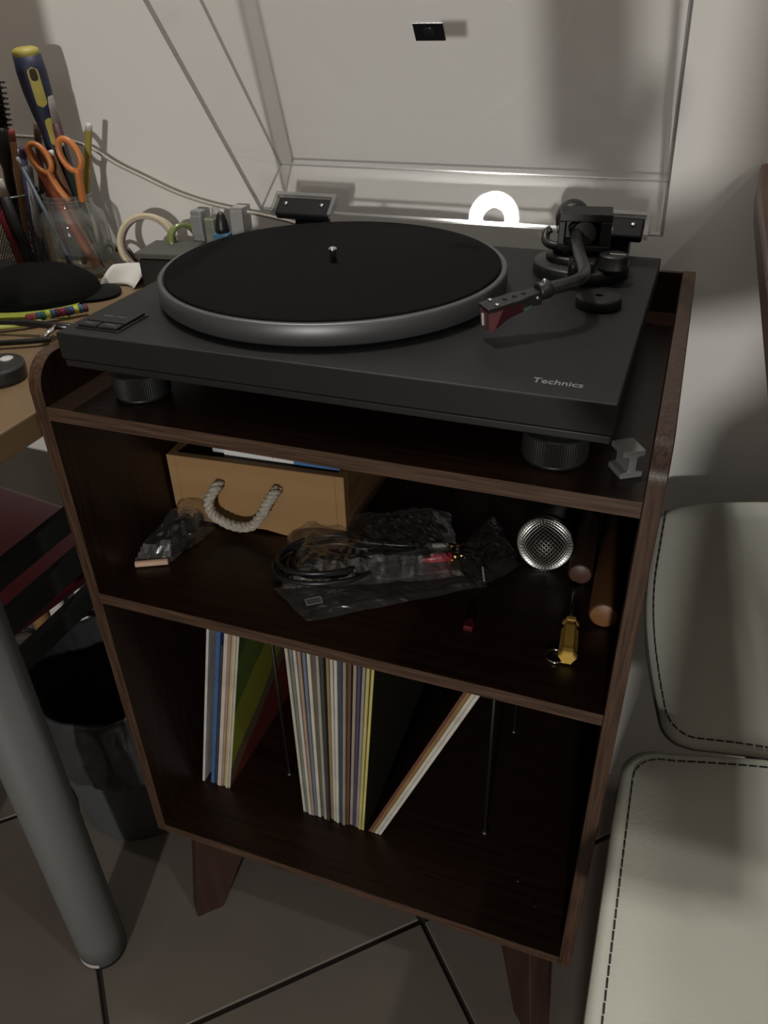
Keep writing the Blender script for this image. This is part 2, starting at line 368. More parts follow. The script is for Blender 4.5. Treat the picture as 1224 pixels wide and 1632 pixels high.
MB().sphere(apl[-1]+hd*.004+Vector((0, 0, .0068)), .0022, 10, 6).build('locking_pin', CHROME, cr, local=True)
MB().sphere(apl[-1]+hd*.012+Vector((.0035, -.006, -.002)), .0016, 10, 6).build('locking_pin', CHROME, cr, local=True)
H0 = apl[-1]+hd*.0095; sd = Vector((hd.y, -hd.x, 0)).normalized(); un = sd.cross(hd).normalized(); un = un if un.z > 0 else -un
def HS(a, s_, z_): return H0+hd*a+sd*s_+un*z_
top = [(0, -.006), (.012, -.0075), (.017, -.0092), (.046, -.0092), (.046, .0092), (.017, .0092), (.012, .0075), (0, .006)]
hsh = MB().prism(top, -.0008, .0022, lambda a, s_, t: HS(a, s_, t)).build('headshell', PLAST, at, bevel=.0006, local=True)
fl_ = MB().prism([(0, -.0095), (.020, -.006), (.020, -.001), (0, -.001)], -.006, -.0045, lambda a, z_, t: HS(a, t, z_+.001)); fl_.prism([(0, -.0095), (.020, -.006), (.020, -.001), (0, -.001)], .0045, .006, lambda a, z_, t: HS(a, t, z_+.001)).build('side_web', PLAST, hsh, local=True)
for a in (.011, .019, .027):
    MB().lathe([(.0026, 0), (.0026, .0002)], 14, mat=Matrix.Translation(HS(a, 0, .0022)) @ Matrix.Diagonal((1, .55+.25, 1, 1))).build('slot_hole', M('hole_black', (.002, .002, .002), .9), hsh, local=True)
for s_ in (-.0062, .0062):
    MB().lathe([(.0021, 0), (.0021, .0010), (.0012, .0014), (0, .0014)], 12, mat=Matrix.Translation(HS(.037, s_, .0022))).build('mounting_screw', CHROME, hsh, local=True)
ca = MB(); RED = M('cartridge_red', (.115, .040, .044), .3, coat=.2); 
ca.prism([(.016, -.001), (.044, -.001), (.0445, -.009), (.045, -.0150), (.0415, -.0165), (.029, -.0105), (.016, -.0085)], -.0078, .0078, lambda a, z_, t: HS(a, t, z_))
cao = ca.build('cartridge', [M('cartridge_dark_red', (.030, .004, .007), .35)], hsh, bevel=.0008, local=True)
MB().prism([(.033, -.002), (.0455, -.002), (.0462, -.0160), (.0425, -.0180)], -.0082, .0082, lambda a, z_, t: HS(a, t, z_)).build('stylus_guard', RED, cao, bevel=.0005, local=True)
MB().prism([(.0458, -.004), (.0464, -.004), (.0470, -.0135), (.0464, -.0135)], -.0012, .0012, lambda a, z_, t: HS(a, t+.002, z_)).build('white_stripe', WHITEP, cao, local=True)
for i, (c_, s_, z_) in enumerate((((.7, .7, .68), .0050, 0), ((.35, .02, .02), .0068, -.002), ((.05, .12, .25), .0030, -.001), ((.03, .12, .05), -.004, -.001))):
    MB().tube(smoothpath([HS(.004, s_*.5, -.003), HS(.009, s_*1.35, -.0055+z_), HS(.015, s_*1.45, -.0075+z_), HS(.020, s_, -.0055)], 5), .00075, 6).build('wire', M('wire%d' % i, c_, .4), hsh, local=True)
# arm rest hook, lift lever, anti-skate dial
ar0 = Vector((AB.x-.024, AB.y-.004, 0))
rest = MB().lathe([(.011, ZT+.019), (.011, ZT+.026), (.010, ZT+.027), (0, ZT+.027)], 24, (ar0.x+.008, ar0.y, 0)).build('arm_lifter', PLAST, tt, local=True)
MB().tube(smoothpath([(ar0.x+.012, ar0.y-.010, .0955), (ar0.x-.002, ar0.y-.012, .096), (ar0.x-.010, ar0.y-.003, .0975), (ar0.x-.011, ar0.y+.004, .103), (ar0.x-.007, ar0.y+.006, .1065)], 5), [.0038]*20+[.003], 10).build('rest_hook', PLAST, tt, local=True)
AR = TTi @ Vector((.418, .212, 0))
MB().tube([(AR.x-.008, AR.y+.022, ZT+.012), (AR.x-.008, AR.y+.022, .096)], .0042, 12).build('arm_rest_post', PLAST, tt, local=True)
kq = TTi @ Vector((.442, .262, 0))
kn = MB().lathe([(.0145, ZT+.0125), (.0145, ZT+.015), (.0130, ZT+.016), (.0130, ZT+.0245), (.0122, ZT+.0258), (0, ZT+.0258)], 36, (kq.x, kq.y, 0)).build('anti_skate_dial', PLAST, tt, local=True)
MB().box((kq.x-.004, kq.y-.0008, ZT+.0258), (kq.x+.010, kq.y+.0008, ZT+.0264)).build('dial_mark', CHROME, kn, bevel=.0003, local=True)
MB().box((kq.x-.030, kq.y-.020, ZT+.0125), (kq.x-.014, kq.y-.006, ZT+.022)).build('lift_lever_block', PLAST, tt, bevel=.002, local=True)
# lid -----------------------------------------------------------
LO = Vector((.0495, .3309, .0955)); LW, LH, LD, LT = .430, .065, .375, .003
oa = math.radians(51.8); ex = Vector((math.cos(TYAW), math.sin(TYAW), 0)); ey0 = Vector((math.sin(TYAW), -math.cos(TYAW), 0))
ed = ey0*math.cos(oa)+Vector((0, 0, math.sin(oa))); eu = -ey0*math.sin(oa)+Vector((0, 0, math.cos(oa)))
LMw = Matrix(((ex.x, ed.x, eu.x, LO.x), (ex.y, ed.y, eu.y, LO.y), (ex.z, ed.z, eu.z, LO.z), (0, 0, 0, 1)))
LM = TTi @ LMw       # lid frame (x across, y towards the free end, z towards the lid's top sheet) in the turntable frame
dr = .004            # draft of the side walls
lid = MB()
def lp(x, y, z): return LM @ Vector((x, y, z))
def lbox(pts8, mi): lid.add([lp(*q) for q in pts8], [(3,2,1,0),(4,5,6,7),(0,1,5,4),(1,2,6,5),(2,3,7,6),(3,0,4,7)], mi)
def lb(x0, x1, y0, y1, z0, z1, mi): lbox(((x0,y0,z0),(x1,y0,z0),(x1,y1,z0),(x0,y1,z0),(x0,y0,z1),(x1,y0,z1),(x1,y1,z1),(x0,y1,z1)), mi)
e_ = LT
lb(dr+e_, LW-dr-e_, e_, LD-e_, LH-e_, LH, 0)                       # top sheet
for s_ in (0, 1):                                                   # side walls (slightly drafted)
    def sx(x): return LW-x if s_ else x
    q = ((0,e_,e_),(e_,e_,e_),(e_,LD-e_,e_),(0,LD-e_,e_),(dr,e_,LH-e_),(dr+e_,e_,LH-e_),(dr+e_,LD-e_,LH-e_),(dr,LD-e_,LH-e_))
    lbox([(sx(a), b_, c_) for a, b_, c_ in q], 0)
    q = ((0,0,0),(e_,0,0),(e_,LD,0),(0,LD,0),(0,0,e_),(e_,0,e_),(e_,LD,e_),(0,LD,e_)); lbox([(sx(a), b_, c_) for a, b_, c_ in q], 1)
    q = ((dr,0,LH-e_),(dr+e_*.5,0,LH-e_),(dr+e_*.5,LD,LH-e_),(dr,LD,LH-e_),(dr,0,LH),(dr+e_*.5,0,LH),(dr+e_*.5,LD,LH),(dr,LD,LH)); lbox([(sx(a), b_, c_) for a, b_, c_ in q], 1)
    for y0 in (0, LD-e_):
        q = ((0,y0,e_),(e_*.6,y0,e_),(e_*.6,y0+e_*.6,e_),(0,y0+e_*.6,e_),(dr,y0,LH),(dr+e_*.6,y0,LH),(dr+e_*.6,y0+e_*.6,LH),(dr,y0+e_*.6,LH)); lbox([(sx(a), b_, c_) for a, b_, c_ in q], 1)
HG = ((.020, .085), (.352, .412))
for y0 in (0, LD-e_): lb(dr+e_, LW-dr-e_, y0, y0+e_, e_, LH-e_, 0)  # rear and front walls
lb(e_, LW-e_, LD-e_, LD, 0, e_, 1)
lb(dr, LW-dr, 0, e_*.5, LH-e_*.5, LH, 1)
xs = [e_, HG[0][0]-.004, HG[0][1]+.004, HG[1][0]-.004, HG[1][1]+.004, LW-e_]
for i in (0, 2, 4): lb(xs[i], xs[i+1], 0, e_, 0, e_, 1)
for (a, b_) in HG:                                                   # clear pockets round the hinges
    lb(a-.004, a, 0, .008, -.005, .0175, 1); lb(b_, b_+.004, 0, .008, -.005, .0175, 1); lb(a-.004, b_+.004, 0, .008, .0175, .0215, 1)
lido = lid.build('dust_cover', [ACR, ACRE], tt, local=True)
lido['label'] = 'clear acrylic dust cover standing open'
for (a, b_) in HG:
    h = MB(); h.box((a+.001, -.004, -.006), (b_-.001, .005, .0165), mat=LM); ho = h.build('hinge', M('hinge_black', (.006, .006, .006), .6, spec=.2), tt, bevel=.002, local=True)
    for xx in (a+.011, b_-.011):
        MB().lathe([(.0024, 0), (.0024, .001), (.0012, .0012), (0, .0012)], 12, mat=LM @ rot((0, 1, 0), (xx, .005, .008))).build('screw', STEEL, ho, local=True)
    xm = (a+b_)/2; pw = lp(xm, 0, 0)
    MB().box((pw.x-.017, TD-.016, ZT-.004), (pw.x+.017, TD+.006, pw.z-.0005)).build('hinge_socket', PLAST, ho, bevel=.001, local=True)
# emblem on the lid
ec = LMw.inverted() @ Vector((.2635, .2800, .2730))
em = MB().box((ec.x-.0135, ec.y-.0085, LH-e_-.0012), (ec.x+.0135, ec.y+.0085, LH-e_-.0001), mat=LM).build('emblem', M('emblem_black', (.012, .012, .013), .3), lido, local=True)
MB().lathe([(.0052, 0), (.0052, .0006), (.0040, .0012), (0, .0014)], 24, mat=LM @ rot((0, 0, -1), (ec.x, ec.y, LH-e_-.0012))).build('emblem_dome', M('emblem_dome', (.05, .05, .05), .15, metal=.6), em, local=True)
MB().box((ec.x-.0135, ec.y+.0078, LH-e_-.0014), (ec.x+.0135, ec.y+.0085, LH-e_-.0012), mat=LM).build('emblem_edge', STEEL, em, local=True)
# 45 adapter lying in its place on the plinth
q = Vector((.4395, .1935, 0)); z0 = ZT
ad = MB().lathe([(.0034, z0+.0098), (.0165, z0+.0098), (.0185, z0+.0090), (.0190, z0+.0078), (.0190, z0), (.0034, z0), (.0034, z0+.0098)], 56, (q.x, q.y, 0), cap=False).build('record_adapter', PLINTH)
tag(ad, 'round black single-record adapter lying on the turntable plinth below the tonearm', 'adapter')

# ================================================================== ON THE UPPER SHELF
ic = MB(); IM = Matrix.Translation((.487, .040, 0)) @ Matrix.Rotation(math.radians(122), 4, 'Z')
pf = [(-.0085, 0), (.0085, 0), (.0085, .0045), (.003, .0055), (.003, .0165), (.0085, .0175), (.0085, .022), (-.0085, .022), (-.0085, .0175), (-.003, .0165), (-.003, .0055), (-.0085, .0045)]
ic.prism(pf, -.009, .009, lambda a, b_, t: IM @ Vector((t*1.1, a, b_)))
tag(ic.build('plastic_clip', M('milky_plastic', (.17, .17, .162), .4, spec=.5), bevel=.0006, seg=1), 'small milky I-shaped plastic clip standing on the upper shelf', 'clip')

# ================================================================== MIDDLE COMPARTMENT
BX = wood('pine', (.33, .20, .092), (.275, .155, .065), 0, .25, rough=.6, spec=.25)
BXS = wood('pine_side', (.33, .19, .085), (.16, .085, .035), 1, .5, rough=.7, spec=.2)
by = math.radians(3.6); bo = Vector((.0035, .1435, Z2))
box = thing('wooden_box', 'pale wooden box with rope handle on the middle shelf', 'box', bo, by)
BWd, BD_, BH = .2065, .20, .0865
fp = MB()
# front board with a broken notch at its bottom edge
fp.prism([(.010, .0035), (.048, .0035), (.052, .010), (.082, .010), (.084, .0035), (.110, .0045), (.132, .001), (.148, .0005), (.150, .004), (BWd-.010, .003), (BWd-.010, BH), (.010, BH)], 0, .009, lambda a, b_, t: (a, t, b_))
f_ = fp.build('front_board', BX, box, bevel=.0006, seg=1, local=True)
for x0 in (0, BWd-.010): MB().box((x0, 0, .002), (x0+.010, .010, BH)).build('corner_block', BX, box, bevel=.0006, seg=1, local=True)
for x0 in (0, BWd-.009): MB().box((x0, .010, 0), (x0+.009, BD_-.009, BH)).build('side_board', BXS, box, bevel=.0006, seg=1, local=True)
MB().box((0, BD_-.009, 0), (BWd, BD_, BH)).build('rear_board', BXS, box, local=True)
MB().box((.009, .009, .003), (BWd-.009, BD_-.009, .007)).build('bottom_board', BXS, box, local=True)
MB().box((.009, .0092, BH-.006), (BWd-.009, .013, BH-.0015)).build('lid_groove', M('groove', (.02, .012, .008), .7), box, local=True)
RP = M('rope', (.46, .42, .35), .9, var=((.30, .265, .21), 320, .15), bump=(260, .9))
rp = [(.0625, .003, .060), (.0615, -.010, .058), (.053, -.014, .044), (.0545, -.015, .028), (.070, -.016, .0185), (.088, -.016, .0155), (.104, -.016, .021), (.116, -.015, .037), (.124, -.013, .052), (.1305, -.009, .0615), (.131, .003, .0625)]
pth = smoothpath(rp, 10); rb = MB()
rr_ = MB().tube(pth, .0046, 10)
ropeo = rr_.build('rope_handle', RP, box, local=True)
for ph in range(3):                                                  # twisted strands
    st = []
    for i in range(4, len(pth)-4):
        t = (pth[min(i+1, len(pth)-1)]-pth[i-1]).normalized(); n1 = t.cross(Vector((0, 1, 0))).normalized(); n2 = t.cross(n1)
        a = i*.55+ph*2*PI/3; st.append(pth[i]+(n1*math.cos(a)+n2*math.sin(a))*.0032)
    MB().tube(st, .0032, 6).build('strand', RP, ropeo, local=True)
# tube of toothpaste lying in the box
tu = thing('toothpaste_tube', 'white and blue tube with dark lettering lying in the wooden box', 'tube', (.052, .1735, -.1225), math.radians(3.6))
MB().grid(lambda u, v: ((.012+u*.135), (.0095+.003*u)*math.cos(2*PI*v), (.0125*(1-u)+.0015)*math.sin(2*PI*v)), 12, 18).build('tube_body', [WHITEP], tu, local=True)
MB().grid(lambda u, v: (.095+u*.0525, (.0121+.0012*u)*math.cos(2*PI*v), (.0125*(.36-.36*u)+.0021)*math.sin(2*PI*v)), 6, 18).build('blue_band', M('tube_blue', (.06, .16, .36), .4), tu, local=True)
MB().lathe([(.0055, -.004), (.0055, .010), (.0105, .0165)], 20, mat=rot((1, 0, 0), (0, 0, 0))).build('cap', WHITEP, tu, local=True)
ltx = text_mesh('tube_lettering', 'sensi', .0115, M('tube_print', (.05, .07, .13), .5), Matrix.Translation((.093, -.0070, .0082)) @ Matrix.Rotation(math.radians(38), 4, 'X') @ Matrix.Rotation(PI, 4, 'Z'), tu)
ltx['label'] = 'dark lettering sensi'
# crumpled clear bags
def crumple(quad, n, h0, amp, seed, z, layers=2, puff=None):
    """quad of world xy corners (a,b,c,d); returns a closed, crinkled sheet pair"""
    from mathutils import noise
    qa, qb, qc, qd = [Vector((*q, 0)) for q in quad]; m = MB()
    for L in range(layers):
        def fn(u, v, L=L):
            p = qa.lerp(qb, u).lerp(qd.lerp(qc, u), v)
            e = min(u, 1-u, v, 1-v); k = min(1, e*7)
            hz = h0*k*(1 if L else .08)
            nz = noise.noise(Vector((p.x*55+seed, p.y*55, L*7.3)))*amp + (abs(noise.noise(Vector((p.x*110+seed, p.y*70, L*3.1))))-.25)*amp*1.1
            if puff and L: hz += puff(p)
            zz = z+max(.0006+.0004*L, hz+nz*(.35+.65*k)+amp*.6)
            return Vector((p.x+noise.noise(Vector((p.y*40, seed, u*3)))*.003, p.y+noise.noise(Vector((p.x*40, seed, v*3)))*.003, zz))
        m.grid(fn, n, n, 0, False)
    return m
def coil(cx, cy, a, b, z, th, turns=3, r=.0019):
    P = []
    for i in range(turns*28+1):
        t = i/28*2*PI; k = .86+.14*math.sin(t*.37+1)
        x = a*math.cos(t)*k; y = b*math.sin(t)*k*(1+.1*math.sin(t*.5)); P.append((cx+x*math.cos(th)-y*math.sin(th), cy+x*math.sin(th)+y*math.cos(th), z+.0035*(1+math.sin(t*.63))+.0008*i/28))
    return P
# phono cable in its bag
cab2 = thing('phono_cable', 'coiled black phono cable with red and white plugs inside the clear bag', 'cable', (.24, .155, Z2))
CB = M('cable_black', (.014, .014, .014), .32)
th = math.radians(27)
P = []
def ell(t, k=1.0, dx=0): # loop on the left, tied in the middle, plugs on the right
    x = -.056+.052*math.cos(t)*k+dx; y = .036*math.sin(t)*k
    return x, y
def cw(x, y, z): return (.256+x*math.cos(th)-y*math.sin(th), .138+x*math.sin(th)+y*math.cos(th), Z2+z)
for k, dx, z, oy in ((1.0, 0, .006, 0), (.86, .002, .010, .002), (.74, .004, .013, -.003), (1.06, -.002, .012, -.004), (.92, -.004, .017, .001)):
    pts = [cw(.045, .004*k-.004+oy, z), cw(.012, .010*k, z)]
    for i in range(11): x, y = ell(.62+i*(2*PI-1.24)/10, k, dx); pts.append(cw(x, y+oy, z+.002*math.sin(i)))
    pts += [cw(.012, -.010*k, z), cw(.050, -.006*k+oy, z)]
    MB().tube(smoothpath(pts, 4), .0025, 8).build('cable_loop', CB, cab2)
MB().tube([cw(.002, -.016, .009), cw(.0005, 0, .0205), cw(.002, .016, .009), cw(.003, 0, .003), cw(.002, -.016, .009)], .0013, 6).build('cable_tie', CB, cab2)
for (yo, col, nm) in ((.010, M('plug_white', (.52, .50, .47), .4), 'white_plug'), (-.008, M('plug_red', (.42, .035, .055), .35), 'red_plug')):
    a0 = Vector(cw(.050, yo, .0075)); a1 = Vector(cw(.074, yo-.001, .0078)); dx_ = (a1-a0).normalized()
    pg = MB().lathe([(.0028, -.008), (.0042, -.002), (.0052, 0), (.0052, .022), (.0044, .0235)], 20, mat=rot(dx_, a0)).build(nm, col, cab2)
    MB().lathe([(.0040, 0), (.0040, .007), (.0036, .007)], 18, mat=rot(dx_, a1)).build('plug_ring', M('gold', (.75, .55, .22), .2, metal=1), pg)
    MB().tube([a1+dx_*.005, a1+dx_*.017], .0014, 8).build('plug_pin', M('gold', (.75, .55, .22), .2, metal=1), pg)
b1 = crumple(((.134, .166), (.176, .062), (.345, .140), (.300, .250)), 44, .0215, .0045, 3.1, Z2).build('clear_bag', BAG)
tag(b1, 'clear plastic bag holding the coiled phono cable', 'bag', 'clear bags on the middle shelf')
b2 = crumple(((.166, .063), (.220, .026), (.372, .135), (.336, .150)), 36, .004, .003, 9.2, Z2).build('clear_bag', BAG)
tag(b2, 'flat empty clear bag with a small white label, in front of the cable bag', 'bag', 'clear bags on the middle shelf')
lb_ = MB(); c0 = Vector((.218, .050, Z2+.0085)); LBm = Matrix.Translation(c0) @ Matrix.Rotation(math.radians(38), 4, 'Z')
for bb in ((-.008, -.0050, .008, -.0044), (-.008, .0044, .008, .0050), (-.008, -.0050, -.0074, .0050), (.0074, -.0050, .008, .0050)): lb_.box((bb[0], bb[1], 0), (bb[2], bb[3], .0002), mat=LBm)
lb_.build('label_frame', M('label_grey', (.42, .42, .41), .6), b2)
MB().box((-.0074, -.0044, -.0001), (.0074, .0044, .0001), mat=LBm).build('label_patch', M('label_dark', (.10, .10, .10), .6), b2)
b3 = crumple(((.322, .165), (.365, .128), (.398, .180), (.345, .262)), 26, .006, .004, 5.7, Z2).build('clear_bag', BAG2)
tag(b3, 'smoky grey plastic bag between the cable bag and the microphone', 'bag', 'clear bags on the middle shelf')
mk = MB(); WM_ = Matrix.Translation((.3655, .140, Z2+.0105)) @ Matrix.Rotation(math.radians(-72), 4, 'Z')
for i in range(9): mk.box((-.0125+i*.0027, -.0009, 0), (-.0107+i*.0027, .0009, .0003), mat=WM_)
mk.build('printed_mark', M('print_white', (.7, .7, .68), .6), b3)
# small bag of fittings with a dowel
b4 = crumple(((.006, .050), (.044, .070), (.056, .138), (.0065, .132)), 26, .019, .0045, 1.4, Z2, puff=lambda p: .016*max(0, 1-((p.x-.033)/.028)**2)*max(0, 1-((p.y-.118)/.035)**2)).build('fittings_bag', BAG)
tag(b4, 'small crumpled clear bag of dark fittings beside the wooden box', 'bag')
for i, (x, y, z) in enumerate(((.022, .112, .010), (.036, .120, .012), (.030, .100, .009), (.018, .090, .0075), (.040, .098, .008))):
    o = MB().lathe([(.004, -.005), (.006, -.004), (.006, .004), (.0045, .0055), (0, .0055)], 12, mat=Matrix.Translation((x, y, Z2+z)) @ Euler((i*1.1, i*.7, i)).to_matrix().to_4x4()).build('rubber_fitting', MATTE)
    tag(o, 'small black rubber fitting inside the crumpled clear bag', 'fitting', 'fittings in the small bag')
dwp = [(.010, .050, Z2+.0042), (.041, .0655, Z2+.0042)]
tag(MB().tube(dwp, .0036, 14).build('wooden_dowel', M('dowel', (.55, .36, .26), .6), bevel=.0006, seg=1), 'short pale wooden dowel at the end of the small clear bag', 'dowel')
# microphone
mc = Vector((.4175, .190, Z2+.0285)); md = Vector((.05, 1, -.10)).normalized()
mic = thing('microphone', 'silver mesh-headed black microphone lying at the back of the middle shelf', 'microphone', (mc.x, mc.y, Z2))
MM = rot(md, mc)
MB().sphere((0, 0, 0), .0255, 28, 18, sc=(1, 1, .95), mat=MM).build('foam_core', MATTE, mic)
gm = bmesh.new(); bmesh.ops.create_cube(gm, size=2); bmesh.ops.subdivide_edges(gm, edges=gm.edges[:], cuts=12, use_grid_fill=True)
for v_ in gm.verts:
    c = v_.co; v_.co = Vector([math.tan(k_*PI/4) for k_ in c]).normalized()*.0282
gm.transform(MM @ Matrix.Diagonal((1, 1, .94, 1)) @ Matrix.Rotation(math.radians(35), 4, 'Z') @ Matrix.Rotation(math.radians(20), 4, 'X'))
me = bpy.data.meshes.new('grille'); gm.transform(WM[mic.name].inverted()); gm.to_mesh(me); gm.free(); me.materials.append(M('grille_metal', (.50, .49, .46), .36, metal=1))
go = bpy.data.objects.new('grille', me); COL.objects.link(go); go.parent = mic; wf = go.modifiers.new('wire', 'WIREFRAME'); wf.thickness = .0015; wf.use_even_offset = False
MB().lathe([(.0283, -.0022), (.0293, -.0015), (.0293, .0020), (.0283, .0026)], 40, mat=MM, cap=False).build('grille_band', M('grille_band', (.30, .30, .29), .3, metal=1), mic)
MB().lathe([(.0262, .010), (.0255, .016), (.0225, .024), (.0205, .030), (.0185, .050), (.0150, .12), (.0125, .165), (.0118, .168), (0, .168)], 32, mat=MM).build('handle', M('mic_body', (.022, .022, .024), .4), mic)
# wooden sticks
def stick(nm, lab, e0, e1, r, m_, mE):
    e0, e1 = Vector(e0), Vector(e1); d_ = (e1-e0)
    s_ = MB(); s_.lathe([(0, 0), (r*.86, 0), (r, .002), (r, d_.length-.002), (r*.85, d_.length), (0, d_.length)], 28, mat=rot(d_, e0))
    s_.mi = [1 if i < 28 else 0 for i in range(len(s_.f))]
    return tag(s_.build(nm, [m_, mE]), lab, 'stick')
ST = wood('stick_wood', (.085, .036, .013), (.052, .021, .008), 1, 1.2, rough=.45)
stick('wooden_rolling_pin', 'reddish brown round wooden stick lying along the right side of the middle shelf', (.4878, .1085, Z2+.0146), (.4800, .335, Z2+.0146), .0142, ST, M('stick_end', (.24, .115, .042), .5, var=((.18, .08, .028), 120, .25)))
stick('wooden_rolling_pin', 'dark round wooden stick end beside the microphone', (.4575, .1670, Z2+.0128), (.4480, .330, Z2+.0128), .0124, wood('stick_wood_dark', (.030, .014, .009), (.018, .008, .005), 1, 1.2, rough=.5), M('stick_end_dark', (.095, .048, .033), .5, var=((.065, .03, .02), 120, .25)))
# small screwdriver
s0 = Vector((.4645, .0480, Z2+.0088)); s1 = Vector((.4555, .1480, Z2+.0060)); sdv = (s1-s0).normalized()
sdr = thing('small_screwdriver', 'small screwdriver with translucent yellow fluted handle lying on the middle shelf', 'screwdriver', (s0.x, s0.y, Z2))
YEL = M('amber_plastic', (.62, .40, .085), .25, spec=.6, coat=.3)
def star(r, n=6, k=.82): return [((r if i % 2 == 0 else r*k)*math.cos(PI*i/n), (r if i % 2 == 0 else r*k)*math.sin(PI*i/n)) for i in range(2*n)]
SM_ = rot(sdv, s0); hb = MB()
lv = [(0, .0070), (.0015, .0082), (.006, .0086), (.010, .0082), (.040, .0078), (.0425, .0060), (.046, .0058), (.0475, .0076), (.0520, .0076), (.0545, .0045)]
n_ = 12
for i, (z_, r_) in enumerate(lv): hb.v += [SM_ @ Vector((a, b_, z_)) for a, b_ in star(r_)]
for i in range(len(lv)-1):
    for k in range(n_): hb.f.append((i*n_+k, i*n_+(k+1) % n_, (i+1)*n_+(k+1) % n_, (i+1)*n_+k)); hb.mi.append(0); hb.sm.append(False)
hb.f += [tuple(range(n_-1, -1, -1)), tuple((len(lv)-1)*n_+k for k in range(n_))]; hb.mi += [0, 0]; hb.sm += [False, False]
hb.build('handle', YEL, sdr)
MB().tube([s0+sdv*.054, s1-sdv*.006, s1], [.0018, .0018, .0012], 10).build('shaft', STEEL, sdr)
rg = MB().tube([(.4535+.0085*math.cos(a), .0555+.0085*math.sin(a), Z2+.0018) for a in [math.radians(q_) for q_ in range(60, 331, 15)]], .0011, 8)
tag(rg.build('wire_hook', CHROME), 'small bent chrome wire hook beside the yellow screwdriver', 'hook')
rd = MB(); rd.prism([(-.0045, 0), (.0045, 0), (.0055, .006), (.003, .013), (-.003, .013), (-.0055, .006)], 0, .006, lambda a, b_, t: (.3695+a, .064+b_, Z2+t))
tag(rd.build('red_plastic_cap', M('red_plastic', (.07, .004, .006), .5, spec=.3), bevel=.0012), 'tiny dark red plastic cap on the bare middle shelf', 'cap')

# ================================================================== RECORDS
def lean_sleeve(bx, lean, t, col, y0, label, group, h=.314, zc=0):
    """a record sleeve standing on the bottom panel, leaning by lean (rad, + to the right)"""
    m = MB(); ca_, sa = math.cos(lean), math.sin(lean)
    # corner lower-right touches the floor when leaning right
    zoff = (t*sa if lean > 0 else 0)
    def fn(x, y, z): return (bx+x*ca_+z*sa, y, Z3+zoff-x*sa+z*ca_)
    m.add([fn(*q) for q in ((0,y0,0),(t,y0,0),(t,y0+.314,0),(0,y0+.314,0),(0,y0,h),(t,y0,h),(t,y0+.314,h),(0,y0+.314,h))], [(3,2,1,0),(4,5,6,7),(0,1,5,4),(1,2,6,5),(2,3,7,6),(3,0,4,7)])
    c2 = tuple(max(0, q*.72) for q in col)
    mm = M('sleeve_%02x%02x%02x' % tuple(int(q*255) for q in col), col, .6, var=(c2, 90, .22), stretch=(1, 1, .35))
    return tag(m.build('record_sleeve', mm, bevel=.0005, seg=1), label, 'record', group)
GL, GM, GR = 'records leaning at the left of the lower compartment', 'records packed in the middle of the lower compartment', 'records leaning steeply to the right'
left = [((.62, .60, .55), .0100, .0034, 'white record sleeve, leftmost in the lower compartment'), ((.055, .13, .32), .0225, .0052, 'blue record sleeve beside the leftmost white one'),
        ((.05, .048, .05), .0282, .0030, 'thin dark grey record sleeve right of the blue one'), ((.60, .53, .45), .0330, .0052, 'broad cream record sleeve in the left group'),
        ((.40, .26, .22), .0384, .0030, 'thin pinkish record sleeve in the left group'), ((.50, .42, .17), .0418, .0030, 'thin pale yellow record sleeve in the left group'),
        ((.56, .50, .40), .0452, .0034, 'cream record sleeve second from the right in the left group')]
LA = math.atan2(.054, .284)
for i, (c, x, t, lab) in enumerate(left): lean_sleeve(x, LA, t, c, .0755+.001*(i % 3), lab, GL, .314 if i != 2 else .27)
# rightmost of the left group shows its coloured cover
m = bpy.data.materials.new('cover_art'); m.use_nodes = True; t = m.node_tree; bs = t.nodes['Principled BSDF']; bs.inputs['Roughness'].default_value = .45
tc = t.nodes.new('ShaderNodeTexCoord'); sp = t.nodes.new('ShaderNodeSeparateXYZ'); t.links.new(tc.outputs['Object'], sp.inputs[0])
ad_ = t.nodes.new('ShaderNodeMath'); ad_.operation = 'MULTIPLY_ADD'; ad_.inputs[1].default_value = -.85; t.links.new(sp.outputs['Y'], ad_.inputs[0]); t.links.new(sp.outputs['Z'], ad_.inputs[2])
nz = t.nodes.new('ShaderNodeTexNoise'); nz.inputs['Scale'].default_value = 14; t.links.new(tc.outputs['Object'], nz.inputs['Vector'])
a2 = t.nodes.new('ShaderNodeMath'); a2.operation = 'MULTIPLY_ADD'; a2.inputs[1].default_value = .05; t.links.new(nz.outputs['Fac'], a2.inputs[0]); t.links.new(ad_.outputs[0], a2.inputs[2])
mr = t.nodes.new('ShaderNodeMapRange'); mr.inputs[1].default_value = -.2; mr.inputs[2].default_value = .45; t.links.new(a2.outputs[0], mr.inputs[0])
rp_ = t.nodes.new('ShaderNodeValToRGB'); rp_.color_ramp.interpolation = 'CONSTANT'; els = rp_.color_ramp.elements
els[0].position = 0; els[0].color = (.03, .02, .03, 1); els[1].position = .30; els[1].color = (.16, .025, .02, 1)
for pos, c in ((.55, (.14, .10, .06, 1)), (.62, (.26, .27, .035, 1)), (.78, (.10, .16, .03, 1)), (.93, (.05, .10, .03, 1))):
    e = els.new(pos); e.color = c
t.links.new(mr.outputs[0], rp_.inputs[0]); t.links.new(rp_.outputs[0], bs.inputs['Base Color'])
lc = lean_sleeve(.0489, LA, .0034, (.57, .52, .43), .0765, 'cream-edged record sleeve with a green and red cover, rightmost of the left group', GL)
lc.data.materials.append(m)
for p_ in lc.data.polygons:
    if p_.normal.x > .8: p_.material_index = 1
